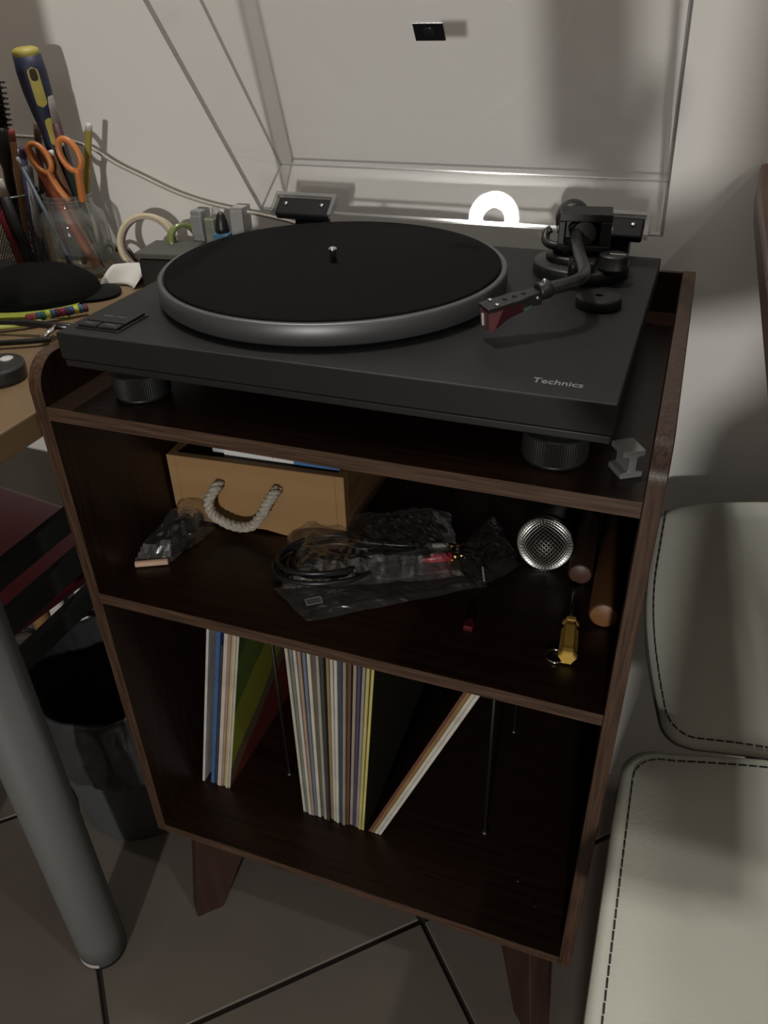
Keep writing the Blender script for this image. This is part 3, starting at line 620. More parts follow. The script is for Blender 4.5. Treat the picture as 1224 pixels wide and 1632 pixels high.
mid = [('cream', (.50, .48, .40)), ('sage green', (.20, .21, .16)), ('off-white', (.56, .53, .46)), ('brown and white', (.38, .27, .19)), ('slate blue', (.16, .20, .27)), ('thick ivory', (.62, .56, .44)),
       ('dark olive', (.13, .12, .09)), ('grey beige', (.36, .33, .28)), ('near-black', (.05, .05, .05)), ('ochre', (.30, .21, .10)), ('speckled white', (.54, .51, .44)), ('pale ivory', (.60, .57, .49)),
       ('navy', (.04, .07, .12)), ('tan', (.33, .26, .19)), ('dark brown', (.12, .065, .04)), ('mottled beige', (.36, .29, .22)), ('dark violet', (.075, .065, .12)), ('warm grey', (.33, .29, .24)), ('pale yellow', (.52, .46, .17)), ('yellow', (.58, .52, .17))]
n = len(mid)
for i, (nm, c) in enumerate(mid):
    k = i/(n-1); x = .1600+k*.0812
    lean = math.atan2(.002+.0215*k, .284)
    pos = 'second from the right' if i == n-2 else ('rightmost' if i == n-1 else ('leftmost' if i == 0 else None))
    lean_sleeve(x, lean, .0037 if i != 5 else .0041, c, .0755+random.uniform(-.001, .003), '%s record sleeve %s' % (nm, ('%s of the middle group' % pos) if pos else 'standing in the tightly packed middle group'), GM)
CVD = M('cover_olive_shaded', (.030, .027, .012), .5); ly = [o_ for o_ in COL.objects if o_.name.startswith('record_sleeve')][-1]  # olive cover darkened, the shade on this face put into its colour
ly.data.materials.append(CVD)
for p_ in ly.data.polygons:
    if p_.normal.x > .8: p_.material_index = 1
right = [('dark red brown', (.16, .06, .045), .0030), ('ochre brown', (.28, .16, .05), .0042), ('white', (.62, .58, .50), .0040), ('white', (.66, .63, .56), .0042)]
x = .2500; RA = math.radians(22.0)
labs = ['dark red-brown record sleeve, uppermost of those leaning steeply right', 'ochre brown record sleeve, second in the steeply leaning group', 'white record sleeve second lowest in the steeply leaning group', 'white record sleeve lowest in the steeply leaning group']
for (nm, c, t_), lab in zip(right, labs):
    ro = lean_sleeve(x, RA, t_, c, .0765, lab, GR)
    if nm.startswith('dark red'):
        ro.data.materials.append(M('cover_red_shaded', (.035, .014, .011), .5))  # red-brown cover face painted darker in place of shade
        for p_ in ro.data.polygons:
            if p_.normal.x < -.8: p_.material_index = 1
    x += (t_+.0003)/math.cos(RA)

# ================================================================== DESK (left)
DX1 = -.0155
BEECH = wood('beech', (.205, .138, .074), (.175, .112, .057), 1, .22, rough=.5, spec=.35)
desk = thing('desk', 'beech-topped desk with a round grey metal leg left of the cabinet', 'desk', (-.6, .05, FLOOR))
MB().box((-1.35, -.36, DESK-.0255), (DX1, .415, DESK)).build('desk_top', BEECH, desk, bevel=.0018)
GREYM = M('grey_metal', (.112, .115, .110), .6, spec=.35)
for (x, y) in ((-.0825, -.084), (-.0825, .365), (-1.28, -.084), (-1.28, .365)):
    lo = MB().lathe([(.0305, FLOOR+.009), (.0310, FLOOR+.05), (.0310, DESK-.0255)], 40, (x, y, 0)).build('leg', GREYM, desk)
    MB().lathe([(.027, FLOOR), (.029, FLOOR+.002), (.029, FLOOR+.009)], 32, (x, y, 0)).build('rubber_foot', MATTE, lo)
    if (x, y) == (-.0825, -.084):
        st = MB()
        for k in range(8): pass
        st.grid(lambda u, v: (x+.0313*math.cos(math.radians(240+u*58)), y+.0313*math.sin(math.radians(240+u*58)), FLOOR+.0095+v*(.011-.004*u)), 10, 1)
        st.build('paper_sticker', M('sticker', (.42, .41, .38), .7), lo)
DGM = M('dark_grey_metal', (.030, .032, .031), .5, metal=.2)
for (za, zb) in ((-.190, -.164), (-.245, -.216), (-.297, -.271)):
    MB().box((-.0885, -.056, za), (-.0765, .336, zb)).build('side_rail', DGM, desk, bevel=.001)
# unseen box added on the desk front to shade the corner of the wall
cbx = thing('shading_box', 'tall brown cardboard box added out of view to shade the wall corner', 'box', (-.33, -.21, DESK), 0)
CBM = M('cardboard', (.24, .16, .09), .85, var=((.21, .135, .075), 30, .3))
MB().box((-.215, -.09, 0), (.215, .09, .40)).build('carton', CBM, cbx, bevel=.002, local=True)
MB().box((-.216, -.012, .4002), (.216, .012, .4008)).build('packing_tape', M('packing_tape', (.30, .22, .12), .3), cbx, local=True)
for s_ in (-1, 1): MB().box((-.213, min(s_*.0015, s_*.088), .4001), (.213, max(s_*.0015, s_*.088), .4030)).build('flap', CBM, cbx, local=True)
# ---- things on the desk
def T(x, y, z=0): return (x, y, DESK+z)
# mesh pen cup
cup = thing('pen_cup', 'black wire-mesh pen cup on the desk against the wall', 'pen cup', T(-.345, .368))
bmx = bmesh.new(); seg, rows = 72, 26
rv = [[bmx.verts.new((.043*math.cos(2*PI*(k+.5*(j % 2))/seg), .043*math.sin(2*PI*(k+.5*(j % 2))/seg), .004+.092*j/rows)) for k in range(seg)] for j in range(rows+1)]
for j in range(0, rows-1):
    for k in range(seg):
        if j % 2 == 0: bmx.faces.new((rv[j][k], rv[j+1][k], rv[j+2][k], rv[j+1][k-1]))
        else: bmx.faces.new((rv[j][k], rv[j+1][(k+1) % seg], rv[j+2][k], rv[j+1][k]))
me = bpy.data.meshes.new('mesh_wall'); bmx.to_mesh(me); bmx.free(); me.materials.append(M('mesh_black', (.07, .07, .07), .3, metal=.7))
mo = bpy.data.objects.new('mesh_wall', me); COL.objects.link(mo); mo.parent = cup; wf = mo.modifiers.new('wire', 'WIREFRAME'); wf.thickness = .0011; wf.use_even_offset = False
MB().tube([(.0435*math.cos(2*PI*k/40), .0435*math.sin(2*PI*k/40), .097) for k in range(40)], .0016, 8, closed=True).build('top_rim', M('rim_metal', (.16, .16, .16), .3, metal=.8), cup, local=True)
MB().lathe([(.0435, 0), (.0435, .006), (.041, .006), (.041, .0015), (0, .0015)], 40).build('base', M('rim_metal', (.16, .16, .16), .3, metal=.8), cup, local=True)
# jar
jx, jy = -.2460, .3700
jar = thing('glass_jar', 'clear glass jar full of pencils and scissors on the desk', 'jar', T(jx, jy))
MB().lathe([(.034, .0005), (.039, .002), (.0415, .006), (.0415, .066), (.0395, .076), (.0315, .084), (.0300, .087), (.0300, .098), (.0312, .0985), (.0312, .1005), (.0285, .1005), (.0285, .087), (.0300, .0835), (.0375, .0745), (.0395, .066), (.0395, .008), (.037, .004), (0, .004)], 48, cap=False).build('jar_body', GLASS, jar, local=True)
for z in (.0895, .0935): MB().tube([(.0305*math.cos(2*PI*k/40), .0305*math.sin(2*PI*k/40), z+.0012*k/40) for k in range(40)], .0008, 6, closed=True).build('screw_thread', GLASS, jar, local=True)
def pen(nm, lab, cat, base, tip, r, col, group, tipcol=None, tiplen=.012, rough=.45, hexa=False):
    p0, p1 = Vector(base), Vector(tip); d_ = (p1-p0); L = d_.length; d_.normalize()
    seg_ = 6 if hexa else 12
    o = thing(nm, lab, cat, p0, 0, group)
    MB().lathe([(r*.6, 0), (r, .002), (r, L-tiplen)], seg_, mat=rot(d_, p0), smooth=not hexa).build('barrel', M('pen_%02x%02x%02x' % tuple(int(q*255) for q in col), col, rough), o)
    tcol = tipcol or col
    MB().lathe([(r*.98, L-tiplen), (r*.98, L-.001), (r*.6, L)], seg_, mat=rot(d_, p0)).build('end_cap', M('pen_%02x%02x%02x' % tuple(int(q*255) for q in tcol), tcol, rough), o)
    return o
GJ, GC = 'pencils and tools in the glass jar', 'pens in the mesh cup'
zb = DESK+.006
pen('pencil', 'orange-red pencil slanting across the glass jar', 'pencil', (jx+.026, jy-.006, zb+.004), (-.276, .352, .150), .0048, (.42, .10, .045), GJ, (.35, .09, .05), hexa=True)
pen('pencil', 'brown wooden pencil with white end in the glass jar', 'pencil', (jx+.018, jy+.008, zb+.004), (-.2475, .3600, .1445), .0042, (.16, .085, .05), GJ, (.65, .63, .58), .006, hexa=True)
pen('pencil', 'dark green pencil in the glass jar', 'pencil', (jx+.014, jy+.016, zb+.004), (-.2345, .3650, .152), .0042, (.012, .035, .026), GJ, (.35, .35, .33), .004, hexa=True)
pen('paintbrush', 'thin blue and silver brush handle leaning in front in the glass jar', 'brush', (jx+.012, jy-.030, zb+.003), (-.281, .338, .139), .0024, (.10, .13, .17), GJ, (.35, .4, .45))
pen('pencil', 'purple-red pencil low inside the glass jar', 'pencil', (jx+.004, jy-.028, zb+.003), (-.272, .364, .120), .0038, (.09, .02, .04), GJ)
pen('pencil', 'light brown pencil beside the orange scissors in the glass jar', 'pencil', (jx+.022, jy+.004, zb+.004), (-.2615, .362, .142), .0042, (.28, .14, .075), GJ, hexa=True)
pen('marker', 'clear-capped dark red marker standing in the glass jar', 'marker', (jx+.002, jy+.022, zb+.003), (-.2430, .3710, .2030), .0068, (.055, .012, .02), GJ, (.24, .22, .21), .030)
pen('pencil', 'olive yellow pencil leaning to the right in the glass jar', 'pencil', (jx-.006, jy+.008, zb+.003), (-.2005, .3830, .172), .0042, (.30, .24, .035), GJ, (.55, .53, .48), .008, hexa=True)
cx_ = -.345; cy_ = .368; zc = DESK+.004
pen('marker', 'red marker with white cap in the mesh cup', 'marker', (cx_+.020, cy_-.022, zc), (-.3275, .3330, .103), .0062, (.30, .02, .03), GC, (.30, .02, .03))
pen('marker', 'black marker with off-white cap in the mesh cup', 'marker', (cx_+.030, cy_-.016, zc), (-.3165, .3330, .113), .0070, (.012, .012, .014), GC, (.52, .49, .43), .020)
pen('pencil', 'tan pencil with red band in the mesh cup', 'pencil', (cx_+.008, cy_+.004, zc), (-.3090, .3700, .165), .0042, (.34, .18, .07), GC, (.28, .06, .05), .014, hexa=True)
pen('ballpoint_pen', 'black ballpoint pen with silver ring in the mesh cup', 'pen', (cx_+.014, cy_+.012, zc), (-.2985, .3665, .143), .0046, (.012, .012, .013), GC, (.45, .45, .44), .006)
pen('ballpoint_pen', 'violet pen in the mesh cup', 'pen', (cx_+.022, cy_+.004, zc), (-.2880, .3580, .147), .0042, (.055, .045, .12), GC)
pen('ballpoint_pen', 'silver grey pen in the mesh cup', 'pen', (cx_+.028, cy_+.004, zc), (-.2800, .3520, .126), .0048, (.30, .30, .32), GC)
pen('pencil', 'pointed brown pencil behind in the mesh cup', 'pencil', (cx_+.020, cy_+.026, zc), (-.2870, .3920, .170), .0045, (.10, .05, .035), GC, (.16, .10, .07), .02, hexa=True)
# hair brush standing in the cup
hbq = thing('hair_brush', 'black bristled hair brush standing in the mesh cup at the left edge', 'brush', (cx_-.004, cy_+.012, zc), 0)
MB().lathe([(.006, 0), (.0065, .12), (.012, .140), (.0125, .165), (.009, .170)], 20, mat=rot((.10, .02, 1), (cx_-.010, cy_+.012, zc))).build('handle', PLAST, hbq)
br = MB(); B0 = rot((.10, .02, 1), (cx_-.010, cy_+.012, zc))
for j in range(9):
    for k in range(12): a = 2*PI*k/12+j*.26; br.tube([B0 @ Vector((.008*math.cos(a), .008*math.sin(a), .172+j*.006)), B0 @ Vector((.0155*math.cos(a), .0155*math.sin(a), .172+j*.006))], .0007, 4)
br.build('bristles', PLAST, hbq); MB().lathe([(.009, .170), (.009, .225), (.006, .23), (0, .23)], 16, mat=B0).build('barrel', MATTE, hbq)
# big blue and yellow screwdriver standing in the jar
g0 = Vector((jx-.006, jy+.014, DESK+.055)); g1 = Vector((-.2545, .3650, .2530)); gd = (g1-g0).normalized()
bsd = thing('screwdriver', 'dark blue and yellow screwdriver standing handle-up in the glass jar', 'screwdriver', g0, 0)
BL = M('driver_blue', (.012, .016, .048), .55); YE = M('driver_yellow', (.42, .36, .085), .5)
L_ = (g1-g0).length; GMx = rot(gd, g0)
prof = [(.0075, L_-.150), (.0095, L_-.125), (.0105, L_-.105), (.0105, L_-.090), (.0135, L_-.070), (.0165, L_-.045), (.0170, L_-.025), (.0158, L_-.008)]
MB().lathe(prof, 28, mat=GMx).build('handle', BL, bsd)
MB().lathe([(.0158, L_-.008), (.0145, L_-.002), (.010, L_), (0, L_)], 28, mat=GMx).build('yellow_cap', YE, bsd)
tw = (CAM-g1); tw = (tw-gd*tw.dot(gd)).normalized(); sw = gd.cross(tw)
def pad(zc_, hl, hw, rr2, nm, mat_, parent_, lift=.0004, off=0.0):
    out = []; 
    def fn(u, v):
        # rounded slot on the handle surface facing the room
        z_ = zc_+hl*(2*v-1); wd = hw*math.sqrt(max(0, 1-max(0, (abs(2*v-1)*hl-(hl-hw))/hw)**2)) if abs(2*v-1)*hl > hl-hw else hw
        a = (off+(2*u-1)*wd)
        r_ = 0
        for (ra, za), (rb_, zb_) in zip(prof, prof[1:]):
            if za <= L_-z_ <= zb_ or za <= z_ <= zb_: r_ = ra+(rb_-ra)*(z_-za)/(zb_-za)
        r_ = r_ or rr2
        th_ = a/r_
        return g0+gd*z_+(tw*math.cos(th_)+sw*math.sin(th_))*(r_+lift)
    return MB().grid(fn, 8, 14).build(nm, mat_, parent_)
pad(L_-.040, .0215, .0062, .016, 'yellow_grip', YE, bsd, .0005, .001)
pad(L_-.0265, .0068, .0040, .016, 'hang_hole', M('hole_brown', (.03, .025, .01), .8), bsd, .0009, .001)
pad(L_-.089, .016, .0052, .011, 'yellow_grip', YE, bsd, .0005, .003)
MB().tube([g0+gd*(L_-.152)-gd*.045, g0+gd*(L_-.150)], .004, 12).build('shank', STEEL, bsd)
# orange-handled scissors
scs = thing('scissors', 'scissors with orange plastic loops in the glass jar', 'scissors', (jx+.008, jy, DESK+.01), 0)
OR = M('orange_plastic', (.52, .175, .045), .38)
def loop(c, ax, bx_, a, b_, r, nm, tail):
    c = Vector(c); ax = Vector(ax).normalized(); bx_ = Vector(bx_).normalized()
    o = MB().tube([c+ax*a*math.cos(2*PI*k/28)+bx_*b_*math.sin(2*PI*k/28) for k in range(28)], r, 10, closed=True).build(nm, OR, scs)
    MB().tube(smoothpath([c-bx_*b_*.96+ax*a*.2, *tail], 6), [r*1.2]*13, 10).build('shank', OR, scs)
loop((-.2190, .3590, .1400), (1, .15, 0), (-.25, 0, 1), .0125, .0185, .0038, 'finger_loop', [(-.2145, .360, .104), (-.2170, .362, .086)])
loop((-.2570, .3500, .1365), (1, .15, 0), (-.35, 0, 1), .0120, .0170, .0036, 'finger_loop', [(-.2440, .352, .105), (-.2330, .356, .086)])
MB().prism([(-.005, 0), (.005, 0), (.001, -.085), (-.001, -.085)], -.0012, .0012, lambda a, b_, t: (-.2180+a-b_*.12, .362+t, .090+b_)).build('blade', STEEL, scs)
MB().prism([(-.005, 0), (.005, 0), (.001, -.085), (-.001, -.085)], .0014, .0036, lambda a, b_, t: (-.2320+a-b_*.32, .358+t, .090+b_)).build('blade', STEEL, scs)
# masking tape roll standing on edge
tr = thing('tape_roll', 'cream masking tape roll standing on edge against the wall', 'tape', T(-.150, .385))
tn = Vector((.42, -.88, .22)).normalized(); RMx = rot(tn, (-.1500, .3870, DESK+.0390))
MB().lathe([(.0375, -.009), (.0375, .009), (.0320, .009), (.0320, -.009), (.0375, -.009)], 64, mat=RMx, cap=False).build('tape', M('tape_cream', (.50, .43, .29), .55), tr)
MB().lathe([(.0320, -.0092), (.0320, .0092), (.0302, .0092), (.0302, -.0092), (.0320, -.0092)], 64, mat=RMx, cap=False).build('cardboard_core', M('core_card', (.33, .25, .21), .8), tr)
# clear green tape, bulldog case, little packets
t2 = Vector((.80, -.55, .2)).normalized()
o = MB().lathe([(.021, -.006), (.021, .006), (.0155, .006), (.0155, -.006), (.021, -.006)], 40, mat=rot(t2, (-.1020, .3980, DESK+.0445)), cap=False).build('clear_tape_roll', M('green_clear', (.17, .20, .07), .2, spec=.6))
tag(o, 'small greenish clear adhesive tape roll leaning beside the masking tape', 'tape')
cs = thing('black_case', 'flat black plastic case behind the platter on the desk', 'case', T(-.105, .372), math.radians(8))
MB().box((-.030, -.034, 0), (.030, .022, .0355)).build('case_body', PLAST, cs, bevel=.003, local=True)
MB().box((-.033, -.036, .0365), (.034, .025, .0440)).build('case_lid', M('case_grey', (.075, .075, .068), .45), cs, bevel=.002, local=True)
def packet(nm, lab, cat, x0, x1, y0, y1, h, col, rough=.5, rz=0, bev=.002):
    mtx = Matrix.Translation(((x0+x1)/2, (y0+y1)/2, DESK)) @ Matrix.Rotation(rz, 4, 'Z'); a, b_ = (x1-x0)/2, (y1-y0)/2
    o = thing(nm, lab, cat, ((x0+x1)/2, (y0+y1)/2, DESK), rz)
    MB().box((-a, -b_, 0), (a, b_, h)).build('body', M(nm+'_m', col, rough, var=(tuple(q*.7 for q in col), 60, .2)), o, bevel=bev, local=True)
    return o
o = packet('foil_packet', 'crumpled silver grey packet standing behind the platter', 'packet', -.092, -.076, .404, .418, .080, (.27, .28, .285), .3)
MB().box((-.0075, -.0085, .05), (.0075, -.0070, .074)).build('foil_seal', M('foil', (.42, .43, .43), .25, metal=.5), o, bevel=.001, local=True)
o = packet('green_sachet', 'greenish clear plastic sachet between packet and bottle', 'packet', -.072, -.058, .402, .416, .072, (.22, .25, .19), .25)
MB().prism([(-.007, .072), (.007, .072), (.002, .083), (-.003, .083)], -.004, .004, lambda a, b_, t: (a, t, b_)).build('torn_tip', BAG, o, local=True)
gb = thing('glue_bottle', 'small blue and orange bottle with black cap behind the platter', 'bottle', T(-.048, .405))
MB().box((-.0105, -.008, 0), (.0105, .008, .056)).build('bottle_body', M('bottle_blue', (.065, .16, .27), .45), gb, bevel=.002, local=True)
MB().box((-.0095, -.0086, .026), (-.0005, -.0078, .048)).build('orange_patch', M('bottle_orange', (.48, .25, .10), .5), gb, local=True)
MB().box((.001, -.0086, .024), (.0095, -.0078, .044)).build('yellow_patch', M('bottle_ochre', (.22, .18, .05), .5), gb, local=True)
MB().lathe([(.0085, .056), (.0085, .061), (.0075, .068), (.0052, .0765), (.003, .080), (0, .0805)], 20).build('cap', PLAST, gb, local=True)
o = packet('card_box', 'slim pale grey cardboard box standing behind the platter', 'box', -.034, -.018, .406, .422, .0865, (.36, .355, .34), .7, bev=.0006)
MB().box((-.0086, -.009, .01), (.0086, -.0081, .082)).build('printed_face', M('box_print', (.30, .30, .295), .6), o, local=True)
# white paper strip
ps = MB().grid(lambda u, v: (-.182+.045*u+.012*math.sin(v*3.0), .312+.022*math.sin(u*2.6)+.055*v, DESK+.0015+.024*math.sin(PI*min(1, v*1.1))*(1-.2*u)), 10, 16)
o = ps.build('paper_strip', M('paper', (.60, .58, .54), .8)); tag(o, 'curled strip of white paper on the desk left of the turntable', 'paper')
so = o.modifiers.new('solid', 'SOLIDIFY'); so.thickness = .0005
# black and red ear-phones bundle: cable with dark red parts
cbn = thing('cable_bundle', 'short black cable with dark red connector beside the tape roll', 'cable', T(-.185, .402))
MB().tube(smoothpath([T(-.215, .405, .022), T(-.205, .400, .030), T(-.190, .397, .026), T(-.178, .395, .012)], 6), .0028, 8).build('lead', PLAST, cbn)
MB().box(T(-.186, .388, .002), T(-.168, .398, .014)).build('connector', M('dark_red', (.10, .012, .02), .4), cbn, bevel=.002)
MB().tube(smoothpath([T(-.150, .395, .010), T(-.1475, .397, .028), T(-.138, .398, .033), T(-.130, .397, .026), T(-.127, .395, .010)], 6), .0012, 6).build('wire_loop', M('wire_grey', (.16, .16, .15), .4), cbn)
# dark straw-like cap / pouch
hat = thing('fabric_hat', 'black woven fabric hat lying on the desk in front of the jar', 'hat', T(-.235, .262))
from mathutils import noise
BKW = M('woven_black', (.0055, .0055, .0055), .9, spec=.1, bump=(420, .8))
def capf(u, v):
    a = 2*PI*u; r = v
    x = .083*r*math.cos(a); y = .062*r*math.sin(a); hz = .038*math.sqrt(max(0, 1-r**2.6))+.004*noise.noise(Vector((x*40, y*40, 1)))*(1-r)+.0012
    return (-.235+x*.82-y*.52, .262+x*.52+y*.82, DESK+max(.001, hz))
MB().grid(capf, 40, 14).build('crown', BKW, hat)
MB().lathe([(.028, .001), (.0495, .001), (.051, .003), (.0505, .0045), (.028, .0065), (0, .0065)], 40, mat=Matrix.Translation(T(-.190, .294)) @ Matrix.Diagonal((1, .72, 1, 1))).build('brim', MATTE, hat)
# yellow-green folder with woven bracelet
fo = MB().box(T(-.36, .168), T(-.122, .232, .004)); 
fob = thing('neon_notebook', 'thin neon yellow-green booklet under the woven bracelet', 'booklet', T(-.24, .2))
nbm = Matrix.Translation(T(-.215, .212)) @ Matrix.Rotation(math.radians(22), 4, 'Z')
MB().box((-.09, -.022, .0002), (.062, .028, .0025), mat=nbm).build('pages', M('neon', (.36, .40, .045), .6), fob, bevel=.0005)
MB().box((-.09, -.023, .0025), (.0625, .0285, .0032), mat=nbm).build('cover', M('neon2', (.30, .34, .05), .5), fob)
brc = thing('woven_bracelet', 'multicoloured woven bracelet on the desk by the turntable corner', 'bracelet', T(-.155, .205))
p0 = Vector(T(-.1760, .1790, .0085)); p1 = Vector(T(-.1330, .2310, .0085)); cols = [(.20, .03, .05), (.24, .05, .04), (.03, .09, .16), (.04, .12, .09), (.48, .52, .06), (.04, .10, .20), (.09, .02, .04), (.22, .02, .06), (.06, .03, .08), (.03, .08, .20), (.46, .50, .06), (.05, .10, .16), (.10, .04, .05)]
for i, c in enumerate(cols):
    a, b_ = p0.lerp(p1, i/len(cols)), p0.lerp(p1, (i+1)/len(cols))
    MB().tube([a, a.lerp(b_, .5), b_], [.0044, .0052, .0044], 12).build('woven_band', M('yarn%d' % i, c, .9, bump=(500, .8)), brc)
tag(MB().tube(smoothpath([T(-.210, .142, .005), T(-.190, .157, .0055), T(-.172, .171, .006), T(-.160, .184, .004)], 5), .0035, 8).build('neon_shoelace', M('neon3', (.42, .47, .10), .6)), 'pale neon shoelace running beside the woven bracelet', 'lace')
# glasses folded
gl = thing('sunglasses', 'folded black eyeglasses on the front of the desk', 'glasses', T(-.15, .13))
GB = M('glasses_black', (.010, .010, .010), .2, spec=.6)
MB().tube(smoothpath([T(-.300, .128, .010), T(-.215, .143, .013), T(-.160, .155, .014), T(-.122, .162, .012), T(-.106, .169, .010)], 6), [.0030]*12+[.0042]*13, 8).build('temple', GB, gl)
MB().tube(smoothpath([T(-.240, .085, .006), T(-.180, .105, .006), T(-.135, .126, .006), T(-.1105, .141, .006)], 6), .0032, 8).build('frame', GB, gl)
MB().tube([T(-.1200, .160, .012), T(-.1185, .148, .009), T(-.1200, .139, .006)], .0038, 8).build('hinge', CHROME, gl)
# black device with a white button
dv = thing('black_remote', 'black rounded device with a white button at the desk edge', 'device', T(-.13, .035))
dm = Matrix.Translation(T(-.106, .046)) @ Matrix.Rotation(math.radians(42), 4, 'Z')
MB().prism(rounded(-.085, -.026, .034, .030, .024, 8), 0, .0155, lambda a, b_, t: dm @ Vector((a, b_, t))).build('shell', M('device_black', (.016, .016, .017), .4), dv, bevel=.004, seg=3)
MB().lathe([(.0062, .0154), (.0062, .0164), (.0052, .0170), (0, .0170)], 24, mat=dm @ Matrix.Translation((.0185, .0085, 0))).build('white_button', M('button_white', (.55, .55, .54), .4), dv)
MB().lathe([(.0013, .0154), (.0013, .0160)], 10, mat=dm @ Matrix.Translation((.009, -.002, 0))).build('indicator_dot', M('button_white', (.55, .55, .54), .4), dv)
# cream cord sagging along the wall
tag(MB().tube(smoothpath([(-.42, .424, .150), (-.335, .424, .148), (-.285, .422, .1475), (-.24, .420, .140), (-.200, .420, .120), (-.162, .420, .1055), (-.12, .420, .090), (-.075, .420, .079), (-.03, .420, .0725), (.004, .418, .069), (.055, .414, .062), (.10, .409, .05)], 6), .0022, 8).build('power_cable', M('cream_cord', (.36, .335, .29), .5)), 'thin cream power cable sagging along the wall above the desk', 'cable')

# ================================================================== UNDER THE DESK
# waste bin with black liner
bn = thing('waste_bin', 'grey plastic waste bin lined with a black bag beside the cabinet', 'bin', (-.178, .155, FLOOR))
MB().lathe([(.090, 0), (.094, .003), (.1165, .262), (.1195, .265), (.1195, .268), (.1150, .268), (.092, .006), (0, .006)], 56, (-.178, .155, FLOOR), cap=False).build('bin_body', M('bin_grey', (.085, .092, .092), .45), bn)
def liner(u, v):
    a = 2*PI*u
    if v < .45:      # outside drape
        k = v/.45; r = .1225+.007*math.sin(k*PI)+.004*noise.noise(Vector((math.cos(a)*4, math.sin(a)*4, k*5))); z = .165+.107*k+.012*math.sin(a*3+1)*(1-k)
        r += .006*noise.noise(Vector((math.cos(a)*9, math.sin(a)*9, k*2)))*(1-k*.4)
    elif v < .60:
        k = (v-.45)/.15; r = .1235-.014*k; z = .272+.016*math.sin(k*PI)+.012*noise.noise(Vector((math.cos(a)*3, math.sin(a)*3, 2)))
    else:
        k = (v-.60)/.40; r = .1095-.052*k; z = .272-.20*k
    r += .003*noise.noise(Vector((math.cos(a)*16, math.sin(a)*16, v*6)))
    return (-.178+r*math.cos(a), .155+r*math.sin(a), FLOOR+z)
MB().grid(liner, 96, 30).build('bag_liner', M('bin_liner', (.035, .036, .038), .28, spec=.6, bump=(45, .8)), bn)
MB().lathe([(.060, .075), (.03, .08), (0, .083)], 30, (-.178, .155, FLOOR)).build('bag_bottom', M('bin_liner_dull', (.014, .014, .015), .5), bn)
# back bulge of the liner, tied up behind
MB().grid(lambda u, v: (-.225+.085*math.cos(PI*u)*(1-.25*v)+.008*noise.noise(Vector((u*9, v*6, 0))), .232+.028*math.sin(PI*u)*(1-.4*v)+.01*noise.noise(Vector((u*7, v*7, 3))), FLOOR+.262+.060*v*(1-.35*math.cos(2*PI*u+.6))+.010*noise.noise(Vector((u*8, v*8, 5)))), 26, 12).build('bag_gather', M('bin_liner', (.035, .036, .038), .28), bn)
# burgundy seat under the desk
rs = thing('burgundy_chair', 'chair with burgundy padded seat and wooden legs pushed under the desk', 'chair', (-.40, .08, FLOOR), math.radians(-8))
MB().prism(rounded(-.215, -.20, .215, .20, .03), .440, .470, lambda a, b_, t: (a, b_, t)).build('seat', M('burgundy', (.17, .008, .020), .35, coat=.1), rs, bevel=.012, seg=3, local=True)
MB().box((-.19, -.175, .415), (.19, .175, .440)).build('seat_frame', M('burgundy_dark', (.05, .006, .01), .6), rs, bevel=.002, local=True)
for (x, y) in ((-.185, -.16), (-.185, .17), (.075, -.16), (-.045, .185)):
    MB().tube([(x, y, .415), (x, y, 0)], [.017, .014], 14).build('leg', M('chair_wood', (.26, .14, .055), .5), rs, local=True)
# cables and thin black frame under the desk
BC = M('floor_cable', (.012, .012, .012), .45)
for i, (pts, lab) in enumerate((([(-1.0, .36, .006), (-.692, .385, .006), (-.63, .408, .006), (-.50, .405, .006)], 'thick black cable on the floor along the wall under the desk'),
        ([(-.95, .28, .004), (-.655, .346, .004), (-.600, .385, .004), (-.52, .38, .004)], 'thin black cable curving on the floor under the desk'),
        ([(-.80, .20, .004), (-.562, .277, .004), (-.525, .325, .004), (-.46, .36, .004), (-.40, .37, .004)], 'black cable on the floor nearest the waste bin'))):
    tag(MB().tube(smoothpath([(x, y, FLOOR+z) for x, y, z in pts], 8), .0055 if i == 0 else .0035, 8).build('floor_cable', BC), lab, 'cable', 'cables under the desk')
fr = thing('wire_rack', 'thin black metal rack standing against the wall under the desk', 'rack', (-.47, .40, FLOOR))
MB().tube([(-.545, .415, FLOOR), (-.462, .405, FLOOR+.26)], .0055, 8).build('strut', DGM, fr)
MB().tube([(-.56, .412, FLOOR+.215), (-.36, .412, FLOOR+.150)], .0045, 8).build('strut', DGM, fr)
MB().tube([(-.36, .415, FLOOR), (-.462, .418, FLOOR+.26)], .0055, 8).build('strut', DGM, fr)

